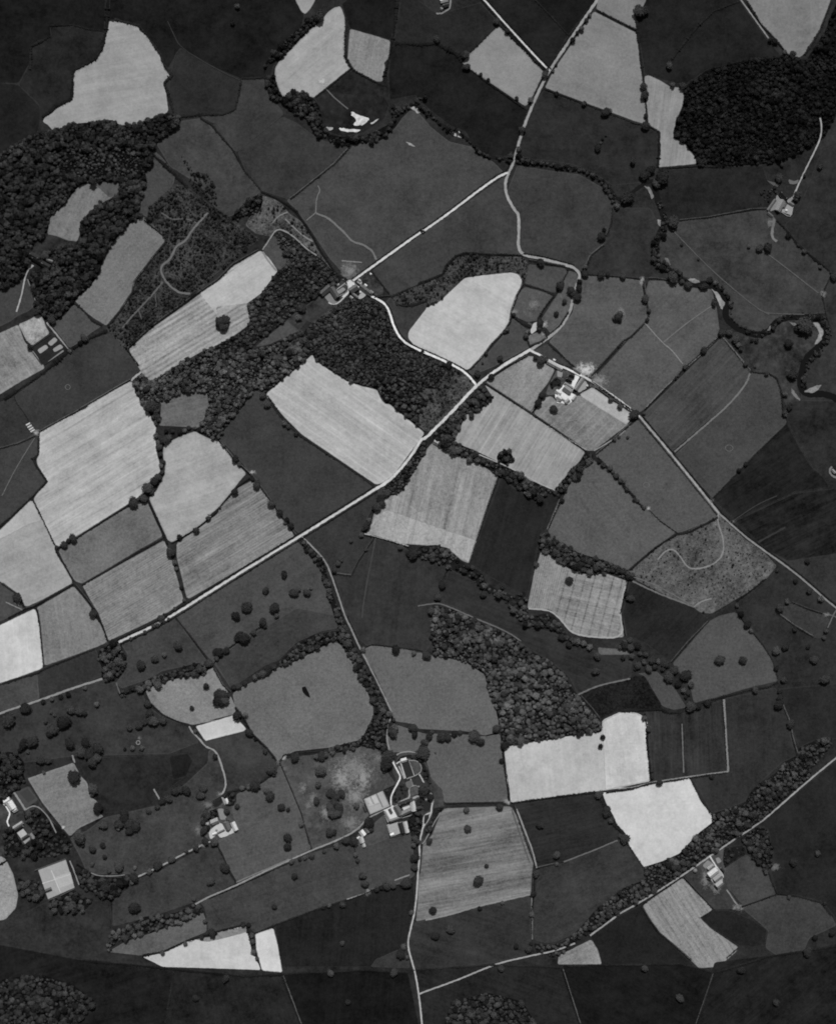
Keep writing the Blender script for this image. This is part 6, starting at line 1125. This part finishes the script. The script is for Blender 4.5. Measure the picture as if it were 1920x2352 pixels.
trees('along the short pale lane', 'A4 1375,665,26 1265,715,32 1195,765,24 1565,570,24 1490,600,18 1080,810,36 1060,855,20')
trees('below the short pale lane', 'A4 1080,1050,40 1680,840,30')
trees('above the white bottom plots', 'A4 1640,1160,20 1610,1290,18 1480,1340,18 1300,1410,22 1550,985,18 1610,1075,16')
trees('left of the lower farm buildings', 'F5 360,720,80 300,960,70 320,1160,90 370,1430,80 120,1570,85 590,1440,90 420,1080,70 880,680,75')
trees('beside the hall', 'F4 1210,700,110 1330,870,60 560,120,100 540,260,110 1200,50,100 220,1330,90 260,1440,50')
trees('around the old house in the wood', 'F8 610,290,90 350,1200,80 260,880,40 350,1030,45')
trees('in the small round copse of the ridged field', 'B1 90,970,34 135,960,34 110,1015,32 80,1000,24 140,1000,24')
trees('by the walled plot below the village', 'B1 715,935,24 740,860,30')
trees('beside the greenhouse garden', 'F9 330,740,70 1690,510,80 1590,630,60 880,60,90 1330,830,50')
trees('in the dark bottom fields', 'P 450,2290,7 520,2246,8 760,2234,7 800,2300,6 905,2232,8 1150,2222,7 1480,2222,7 1560,2290,8 1700,2226,8 1780,2300,7')
build_trees(300)
# ================================================================ yards, gardens and buildings
_z[0] = 1.05
def yard(s, tone, label, name='yard', jag=0.0, **k): return sheet(name, s, flat_mat(tone, k.get('var', .12), .25, 'yard_surface'), label, name.replace('_', ' '), None, k.get('smooth', True), jag)
# -- middle farm
yard('F1 1080,540 1200,600 1110,780 1050,900 1000,1000 1100,1050 1060,1180 930,1290 640,1250 600,1150 580,980 680,930 760,870 830,740 1000,750', 226, 'white yard of the middle farm', jag=.5, smooth=False)
yard('F1 1140,930 1200,840 1290,700 1340,700 1430,840 1300,930 1180,1000', 150, 'pale scuffed plot right of the long barn', jag=.5)
yard('F1 640,440 780,470 760,620 640,600', 140, 'pale garden plot of the middle farm', 'garden', jag=.3)
B = building
B('F1', 500, 285, 230, 95, 28, 165, 'long narrow cottage row at the upper end of the middle farm', 'cottage', 3.2, None, 2, wins=4)
B('F1', 685, 385, 170, 85, 28, 165, 'short cottage below the long cottage row of the middle farm', 'cottage', 3.2, None, 1, wins=3)
B('F1', 565, 185, 55, 38, 28, 225, 'tiny white shed above the cottage row', 'shed', 2.0)
B('F1', 1140, 462, 170, 62, 33, 95, 'dark shed at the upper edge of the middle farm yard', 'shed', 2.6)
B('F1', 1185, 785, 330, 92, 125.5, 125, 'long grey barn down the right side of the middle farm yard', 'barn', 3.6)
B('F1', 885, 925, 200, 150, 36, 120, 'broad grey barn in the centre of the middle farm yard', 'barn', 4.0)
B('F1', 925, 825, 230, 66, 33, 120, 'low grey range above the broad barn', 'barn', 2.8)
B('F1', 1000, 570, 130, 120, 22, 45, 'dark slate farmhouse of the middle farm, upper wing', 'farmhouse', 5.0, None, 2, wins=3)
B('F1', 930, 680, 150, 110, 22, 45, 'dark slate farmhouse of the middle farm, lower wing', 'farmhouse', 5.0, None, 2, wins=3)
B('F1', 665, 990, 130, 95, 33, 200, 'pale cowshed at the left of the middle farm yard', 'cowshed', 3.0)
B('F1', 680, 1135, 130, 125, 33, 190, 'pale square shed at the lower left of the middle farm', 'shed', 3.2)
B('F1', 790, 1165, 62, 60, 33, 190, 'tiny pale shed at the foot of the middle farm yard', 'shed', 2.4)
B('F1', 890, 1215, 115, 88, -40, 150, 'grey shed at the bottom corner of the middle farm', 'shed', 3.0)
B('F1', 1062, 1125, 130, 62, -50, 185, 'pale lean-to at the lower right of the middle farm yard', 'shed', 2.6)
# -- roadside cottage
yard('FA 400,430 480,250 580,210 640,330 560,420 440,520', 185, 'pale cottage yard by the road curve', jag=.4)
B('FA', 385, 290, 110, 100, 28, 60, 'roofed square sheepfold beside the cottage yard', 'shed', 2.4)
B('FA', 350, 460, 90, 80, -40, 70, 'small dark roadside cottage in the paddocks', 'cottage', 3.2, None, 1, wins=2)
B('FA', 620, 400, 110, 80, 70, 42, 'dark roofed outbuilding right of the cottage yard', 'shed', 3.0)
# -- village
yard('F2 820,270 930,250 1010,270 1040,310 980,380 920,480 870,600 780,690 700,660 850,560 880,440', 205, 'bright triangular village green worn white', jag=.4)
yard('F2 1150,480 1320,620 1240,700 1160,730 1080,700 1160,620', 170, 'pale yard behind the village barn', jag=.4)
yard('F2 250,640 420,540 560,700 620,820 480,850 380,800', 105, 'grey courtyard of the angled village house', jag=.4)
yard('F2 600,520 740,430 815,490 640,610', 125, 'small pale lawn inside the village garden wall', 'lawn')
yard('F2 1080,290 1170,240 1220,320 1180,370', 170, 'pale yard before the village terrace', jag=.3)
wall('F2 590,490 790,350 850,390 870,490 790,590 640,650', 'garden wall around the small village lawn', 1.0, 2.0, True)
wall('F2 590,480 800,320', 'straight wall above the small village lawn', .9, 2.0)
B('F2', 310, 520, 290, 140, -40, 75, 'left wing of the angled village house', 'house', 5.5, None, 2, wins=5)
B('F2', 525, 570, 290, 140, 57, 75, 'right wing of the angled village house', 'house', 5.5, None, 2, wins=5)
B('F2', 1010, 475, 215, 150, -33, 85, 'stout village barn beside the white green', 'barn', 4.6)
B('F2', 1300, 505, 330, 110, 37, 80, 'long terrace of village cottages', 'cottages', 4.6, None, 3, wins=6)
B('F2', 1445, 565, 90, 80, 37, 100, 'small end cottage of the village terrace', 'cottage', 3.6, None, 1, wins=2)
B('F2', 1040, 640, 160, 55, 38, 100, 'narrow shed below the village barn', 'shed', 2.4)
B('F2', 945, 690, 80, 55, 38, 150, 'tiny pale shed at the village wood edge', 'shed', 2.2)
B('F2', 1145, 265, 65, 52, 37, 180, 'small pale shed in the upper village garden', 'shed', 2.2)
B('F2', 1300, 390, 65, 52, 37, 225, 'little white shed behind the village terrace', 'shed', 2.2)
B('F2', 620, 365, 50, 38, -40, 200, 'little white shed left of the village lawn', 'shed', 2.0)
B('F2', 1425, 105, 42, 40, 37, 215, 'tiny white hut at the top of the village garden', 'hut', 2.0)
# -- hilltop farm
yard('F3 470,720 570,860 430,1100 300,1150 330,1040 430,850', 118, 'grey yard of the hilltop farm', jag=.4)
yard('F3 690,960 870,1020 845,1250 700,1205 580,1150 640,1020', 148, 'pale lower yard of the hilltop farm', jag=.4)
yard('F3 700,880 860,770 880,800 780,960', 125, 'pale gateway of the hilltop farm', jag=.3)
yard('F3 200,370 560,470 450,560', 72, 'pale triangular plot beside the hilltop farm', 'garden')
yard('F3 750,330 900,400 1010,340 990,450 860,480 780,470', 86, 'pale rocky garden above the hilltop farm', 'garden', jag=.8)
B('F3', 620, 770, 220, 115, 50, 40, 'dark roofed farmhouse of the hilltop farm', 'farmhouse', 5.0, None, 2, wins=4)
B('F3', 540, 1010, 290, 140, 118, 130, 'long hilltop barn with a bright roof slope', 'barn', 4.0)
B('F3', 330, 990, 320, 62, 125, 90, 'narrow open shed on the left of the hilltop farm', 'shed', 2.6)
B('F3', 660, 1000, 110, 60, 118, 85, 'small grey shed in the hilltop yard', 'shed', 2.6)
B('F3', 820, 965, 120, 60, 32, 95, 'small range at the hilltop farm entrance', 'shed', 2.8)
B('F3', 290, 1230, 150, 60, 40, 85, 'low shed at the bottom of the hilltop farm', 'shed', 2.4)
wall('F3 570,1160 720,1260 800,1270 870,1030', 'dark yard wall of the hilltop farm', 1.0, 2.2)
# -- hall
yard('F4 120,895 470,745 595,1035 240,1185', 165, 'walled kitchen garden of the hall laid out in beds', 'kitchen_garden', smooth=False)
for i, (a, b, c, d, t) in enumerate((('150,910', '240,870', '310,1010', '220,1040', 188), ('260,865', '330,830', '400,970', '330,1000', 195), ('360,810', '440,770', '560,1000', '480,1040', 178), ('220,1060', '420,990', '450,1070', '250,1160', 175))):
    yard(f'F4 {a} {b} {c} {d}', t, f'{("first","second","third","fourth")[i]} pale bed of the hall kitchen garden', 'garden_bed', smooth=False)
path('F4 350,795 470,1060', 1.4, 70, 'dark path through the hall kitchen garden')
path('F4 240,870 300,1000', 1.2, 95, 'narrow path between kitchen garden beds')
wall('F4 110,895 470,738 604,1035 238,1196', 'tall dark wall around the hall kitchen garden', 1.4, 3.2, True, flat_mat(62, .2, .8, 'stone_wall'))
wall('F4 470,738 690,640', 'wall running on above the orchard corner', 1.2, 3.0, False, flat_mat(62, .2, .8, 'stone_wall'))
yard('F4 800,240 930,190 1030,480 890,530', 44, 'dark rectangular formal lawn of the hall', 'lawn', smooth=False, var=.08)
yard('F4 1020,560 1120,490 1220,640 1080,680', 50, 'dark lower lawn of the hall garden', 'lawn')
yard('F4 880,600 990,560 1010,660 940,720 890,680', 84, 'small grey lawn above the garden circle', 'lawn')
yard('F4 960,700 1060,665 1130,690 1150,800 1000,850 950,800', 72, 'round flower garden before the hall', 'garden', jag=.6, var=.4)
yard('F4 960,220 1060,220 1130,260 1165,340 1140,420 1045,470', 66, 'half moon flower garden beside the formal lawn', 'garden', jag=.6, var=.4)
yard('F4 1220,1200 1290,1190 1310,1240 1240,1370 1215,1340', 42, 'dark grass island in the hall drive', 'lawn')
yard('F4 1200,960 1300,950 1340,1020 1320,1110 1210,1140', 40, 'dark grass circle beside the hall drive', 'lawn')
yard('F4 1180,830 1330,850 1320,930 1230,930', 122, 'grey gravel forecourt of the hall', jag=.3)
yard('F4 800,1020 940,990 990,1070 850,1120', 205, 'white inner court of the hall', smooth=False)
yard('F4 510,1125 690,1055 800,1225 595,1300', 214, 'white stable court of the hall', smooth=False)
yard('F4 470,1110 650,1020 690,1050 510,1130', 205, 'white drive end beside the kitchen garden', smooth=False)
yard('F4 550,1385 740,1325 805,1520 625,1590', 168, 'pale farm court below the stables', smooth=False, var=.2)
yard('F4 480,1150 530,1150 610,1310 560,1330', 200, 'white ramp left of the stable court', smooth=False)
B('F4', 880, 960, 250, 80, -20, 48, 'dark upper range of the hall', 'hall_wing', 7.0, None, 3, 'hall', wins=5)
B('F4', 745, 1105, 190, 92, 62, 82, 'left wing of the hall beside the white court', 'hall_wing', 7.0, None, 2, 'hall', wins=4)
B('F4', 890, 1135, 190, 82, -26, 105, 'lower range of the hall beside the white court', 'hall_wing', 6.0, None, 2, 'hall', wins=4)
B('F4', 1015, 1030, 170, 85, 78, 200, 'pale right wing of the hall', 'hall_wing', 6.5, None, 1, 'hall', wins=4)
B('F4', 1110, 1075, 110, 55, -14, 50, 'dark garden wing of the hall', 'hall_wing', 5.0, None, 1, 'hall', wins=2)
B('F4', 605, 1120, 85, 45, 62, 70, 'small dark building in the stable court', 'shed', 3.0)
B('F4', 705, 1262, 220, 50, -20, 110, 'low stable range below the white court', 'stable', 3.4)
B('F4', 545, 1215, 190, 36, 62, 125, 'narrow cart shed left of the stable court', 'stable', 3.2)
B('F4', 808, 1420, 195, 85, 74, 48, 'dark roofed barn of the home farm court', 'barn', 4.6)
B('F4', 888, 1410, 200, 75, 76, 200, 'pale roofed barn right of the dark barn', 'barn', 4.0)
B('F4', 640, 1550, 66, 56, -18, 225, 'white shed in the corner of the home farm court', 'shed', 2.8)
B('F4', 582, 1440, 150, 40, 72, 175, 'narrow pale range left of the home farm court', 'shed', 2.8)
B('F4', 850, 200, 100, 70, -18, 205, 'white garden pavilion above the formal lawn', 'pavilion', 3.4, None, 0)
B('F4', 140, 1080, 90, 42, 68, 60, 'lean-to against the kitchen garden wall', 'shed', 2.6)
wall('F4 598,1605 990,1520', 'long dark wall below the home farm court', 1.2, 3.0, False, flat_mat(62, .2, .8, 'stone_wall'))
wall('F4 545,1390 600,1605', 'dark wall left of the home farm court', 1.2, 3.0, False, flat_mat(62, .2, .8, 'stone_wall'))
wall('F4 640,1320 820,1250 990,1200', 'pale terrace wall below the stables', 1.0, 2.0)
B('FF', 760, 440, 210, 165, 57, 95, 'upper cottage at the hall lane with one pale slope', 'cottage', 4.0, None, 1, wins=3)
B('FF', 570, 565, 230, 190, 52, 225, 'white roofed middle cottage at the hall lane', 'cottage', 4.0, None, 1, wins=3)
B('FF', 530, 830, 240, 180, 72, 190, 'pale lower cottage at the hall lane', 'cottage', 4.0, None, 1, wins=3)
B('FF', 620, 1050, 130, 120, 72, 185, 'tiny pale outhouse below the lane cottages', 'shed', 2.6)
B('FF', 420, 760, 110, 80, -30, 215, 'white lean-to between the lane cottages', 'shed', 2.4)
# -- lower farm
yard('F5 430,1180 700,970 780,1000 850,1160 980,1120 1150,1100 1190,1150 870,1310 720,1350 650,1250 480,1400', 196, 'white yard of the lower farm', jag=.4)
yard('F5 650,620 800,615 880,820 860,890 720,900', 122, 'pale paddock strip in the lower farm', 'garden')
yard('F5 810,350 860,500 830,530 740,320', 140, 'pale track past the white shed', jag=.3)
yard('F5 320,900 450,960 430,1030 340,1020', 165, 'small pale court left of the lower farmhouse', jag=.4)
B('F5', 885, 425, 125, 68, 66, 240, 'bright white shed above the lower farm', 'shed', 2.8)
B('F5', 590, 930, 185, 135, -22, 150, 'farmhouse of the lower farm with scattered shrubs', 'farmhouse', 5.0, None, 2, wins=4)
B('F5', 895, 1040, 200, 125, 69, 82, 'dark grey barn of the lower farm', 'barn', 4.2)
B('F5', 1075, 1050, 215, 112, 66, 210, 'white roofed barn at the right of the lower farm', 'barn', 4.2)
B('F5', 745, 1185, 190, 42, -26, 95, 'narrow dark range across the lower farm yard', 'shed', 2.6)
B('F5', 590, 1240, 100, 60, -20, 215, 'small white shed at the lower yard corner', 'shed', 2.6)
B('F5', 900, 870, 70, 60, 70, 70, 'small dark shed above the grey barn', 'shed', 2.6)
# -- lower left houses
yard('F6 320,160 590,60 755,330 530,495', 64, 'tennis lawn beside the lower left house', 'lawn', smooth=False, var=.06)
yard('F6 400,180 560,90 720,290 570,380', 57, 'darker playing rectangle on the tennis lawn', 'lawn', smooth=False, var=.06)
yard('F6 345,970 470,890 560,1010 430,1090', 185, 'pale court of the second lower left house', smooth=False)
yard('F6 430,1095 600,1020 610,1110 510,1200', 150, 'grey lower court of the second house', smooth=False)
yard('F6 100,380 220,320 330,430 220,560', 170, 'pale terrace of the left edge house', jag=.3)
B('F6', 170, 330, 130, 100, -30, 215, 'upper bay of the white left edge house', 'house', 6.0, None, 1, wins=2)
B('F6', 245, 420, 170, 130, 58, 215, 'main block of the white left edge house', 'house', 6.5, None, 2, wins=3)
B('F6', 320, 520, 90, 70, -30, 200, 'lower bay of the white left edge house', 'house', 5.0, None, 1, wins=1)
B('F6', 380, 820, 210, 66, -33, 160, 'upper range of the second lower left house', 'house', 5.0, None, 1, wins=4)
B('F6', 400, 880, 170, 60, -33, 45, 'dark range above the pale court', 'stable', 4.5)
B('F6', 530, 1055, 150, 56, -33, 60, 'dark range below the pale court', 'stable', 4.0)
B('F6', 655, 1040, 120, 70, 60, 110, 'grey end block of the second lower left house', 'stable', 4.0)
yard('FB 310,400 1000,150 1220,850 560,1140', 166, 'large pale walled garden at lower left', 'kitchen_garden', smooth=False)
yard('FB 720,600 1110,460 1190,740 850,860', 180, 'brighter quarter of the lower walled garden', 'garden_bed', smooth=False)
path('FB 640,420 870,970', 1.6, 195, 'pale middle path of the lower walled garden')
path('FB 420,750 1110,520', 1.4, 190, 'pale cross path of the lower walled garden')
wall('FB 230,420 1000,130', 'upper wall of the lower walled garden', 1.4, 3.4, False, flat_mat(75, .2, .8, 'stone_wall'))
wall('FB 580,1160 860,1050 1230,870', 'lower wall of the lower walled garden', 1.4, 3.4, False, flat_mat(75, .2, .8, 'stone_wall'))
B('FB', 580, 900, 150, 80, -22, 75, 'small dark bothy inside the lower walled garden', 'shed', 3.0)
# -- lower right farm
yard('F7 440,720 620,560 760,600 860,760 850,1000 760,1080 640,1000 560,870', 165, 'pale yard of the lower right farm', jag=.4)
yard('F7 360,500 480,380 560,430 620,480 480,620 380,560', 118, 'pale garden of the lower right farmhouse', 'garden', jag=.4)
yard('F7 670,340 760,310 830,420 730,480', 125, 'pale plot right of the farm drive', 'garden', jag=.4)
B('F7', 545, 545, 170, 80, -38, 150, 'farmhouse of the lower right farm', 'farmhouse', 4.6, None, 2, wins=4)
B('F7', 610, 690, 250, 150, -38, 200, 'large pale barn of the lower right farm', 'barn', 4.6)
B('F7', 725, 810, 220, 130, -38, 140, 'grey middle barn of the lower right farm', 'barn', 4.4)
B('F7', 765, 970, 180, 130, -38, 165, 'lowest barn of the lower right farm', 'barn', 4.0)
B('F7', 470, 785, 65, 65, 30, 50, 'small dark shed on the left of the lower right farm', 'shed', 2.6)
B('F7', 510, 850, 80, 70, 30, 50, 'second dark shed on the left of the lower right farm', 'shed', 2.6)
B('F7', 680, 1060, 130, 40, 50, 50, 'narrow dark lean-to at the foot of the lower right farm', 'shed', 2.4)
B('F7', 840, 620, 110, 55, 50, 50, 'dark shed right of the farm drive', 'shed', 2.6)
# -- old house in the wood
yard('F8 160,480 330,540 250,620 180,640 150,560', 165, 'pale turning place before the old house', jag=.4)
yard('F8 620,680 750,720 720,830 600,860', 110, 'pale bank below the old house', 'garden', jag=.8)
B('F8', 345, 330, 250, 150, 30, 46, 'dark left block of the old house in the wood', 'house', 6.5, None, 2, wins=4)
B('F8', 430, 440, 330, 100, 30, 36, 'dark front range of the old house in the wood', 'house', 6.0, None, 2, wins=5)
B('F8', 620, 545, 220, 120, 30, 46, 'right block of the old house in the wood', 'house', 6.0, None, 1, wins=3)
B('F8', 720, 430, 150, 60, 20, 95, 'pale rear wing of the old house in the wood', 'house', 4.5, None, 1, wins=2)
B('F8', 910, 150, 75, 36, 60, 150, 'tiny pale hut above the old house', 'hut', 2.2)
# -- greenhouse garden
yard('F9 390,700 850,420 1180,800 690,1180 600,1140', 40, 'dark walled vegetable garden on the left', 'kitchen_garden', smooth=False, var=.3)
yard('F9 765,630 940,480 1020,560 850,710', 150, 'upper pale bed of the left walled garden', 'garden_bed')
yard('F9 510,800 720,665 790,745 580,900', 152, 'left pale bed of the left walled garden', 'garden_bed')
yard('F9 890,780 1080,655 1165,740 940,860', 145, 'right pale bed of the left walled garden', 'garden_bed')
yard('F9 750,1110 1150,800 1180,830 840,1060', 115, 'narrow pale bed along the left garden foot', 'garden_bed')
wall('F9 380,720 840,420', 'upper wall of the left walled garden', 1.2, 3.0, False, flat_mat(60, .2, .8, 'stone_wall'))
wall('F9 390,850 620,1160', 'left wall of the left walled garden', 1.2, 3.0, False, flat_mat(60, .2, .8, 'stone_wall'))
wall('F9 980,340 1300,770', 'outer wall beside the straight pale path', 1.0, 2.6, False, flat_mat(60, .2, .8, 'stone_wall'))
# -- others
B('FC', 690, 40, 290, 150, -14, 215, 'white roofed barn cut by the top edge', 'barn', 4.0)
B('FC', 770, 230, 230, 110, -14, 66, 'dark house below the white top barn', 'house', 5.0, None, 1, wins=3)
B('FC', 590, 370, 90, 90, 20, 125, 'small grey shed beside the top barn', 'shed', 2.6)
path('FC 960,0 940,200 920,360 700,480 600,545 380,545', 3.0, 110, 'pale track round the top house')
B('FD', 1600, 1090, 180, 90, 48, 150, 'pale roofed house on the right edge', 'house', 4.5, None, 1, wins=3)
for i, (x, y) in enumerate(((231, 190), (243, 208), (256, 226), (268, 243))):
    B('A2', x, y, 34, 12, -28, 205, f'{("topmost", "second", "third", "lowest")[i]} of four white huts by the left gateway', 'hut', 2.0)
B('B1', 120, 942, 24, 20, 0, 235, 'white hut in the round copse of the ridged field', 'hut', 2.2)
B('C2', 145, 335, 40, 34, 30, 175, 'pale roadside cottage at the wood corner', 'cottage', 3.4, None, 1, wins=2)
stack('F1 1245,755,24', 'round white stack beside the long barn', 225); stack('F1 1385,830,28', 'round pale stack at the right corner of the middle farm', 200); stack('F1 650,1195,24', 'small pale stack at the foot of the middle farm', 190)
stack('F5 630,1150,28', 'round stack in the lower farm yard', 140); stack('F7 165,640,50', 'large pale stack left of the lower right farm', 105); stack('F3 700,1130,30', 'pale stack in the hilltop farm yard', 215); stack('F2 1170,560,22', 'white stack behind the village barn', 225)
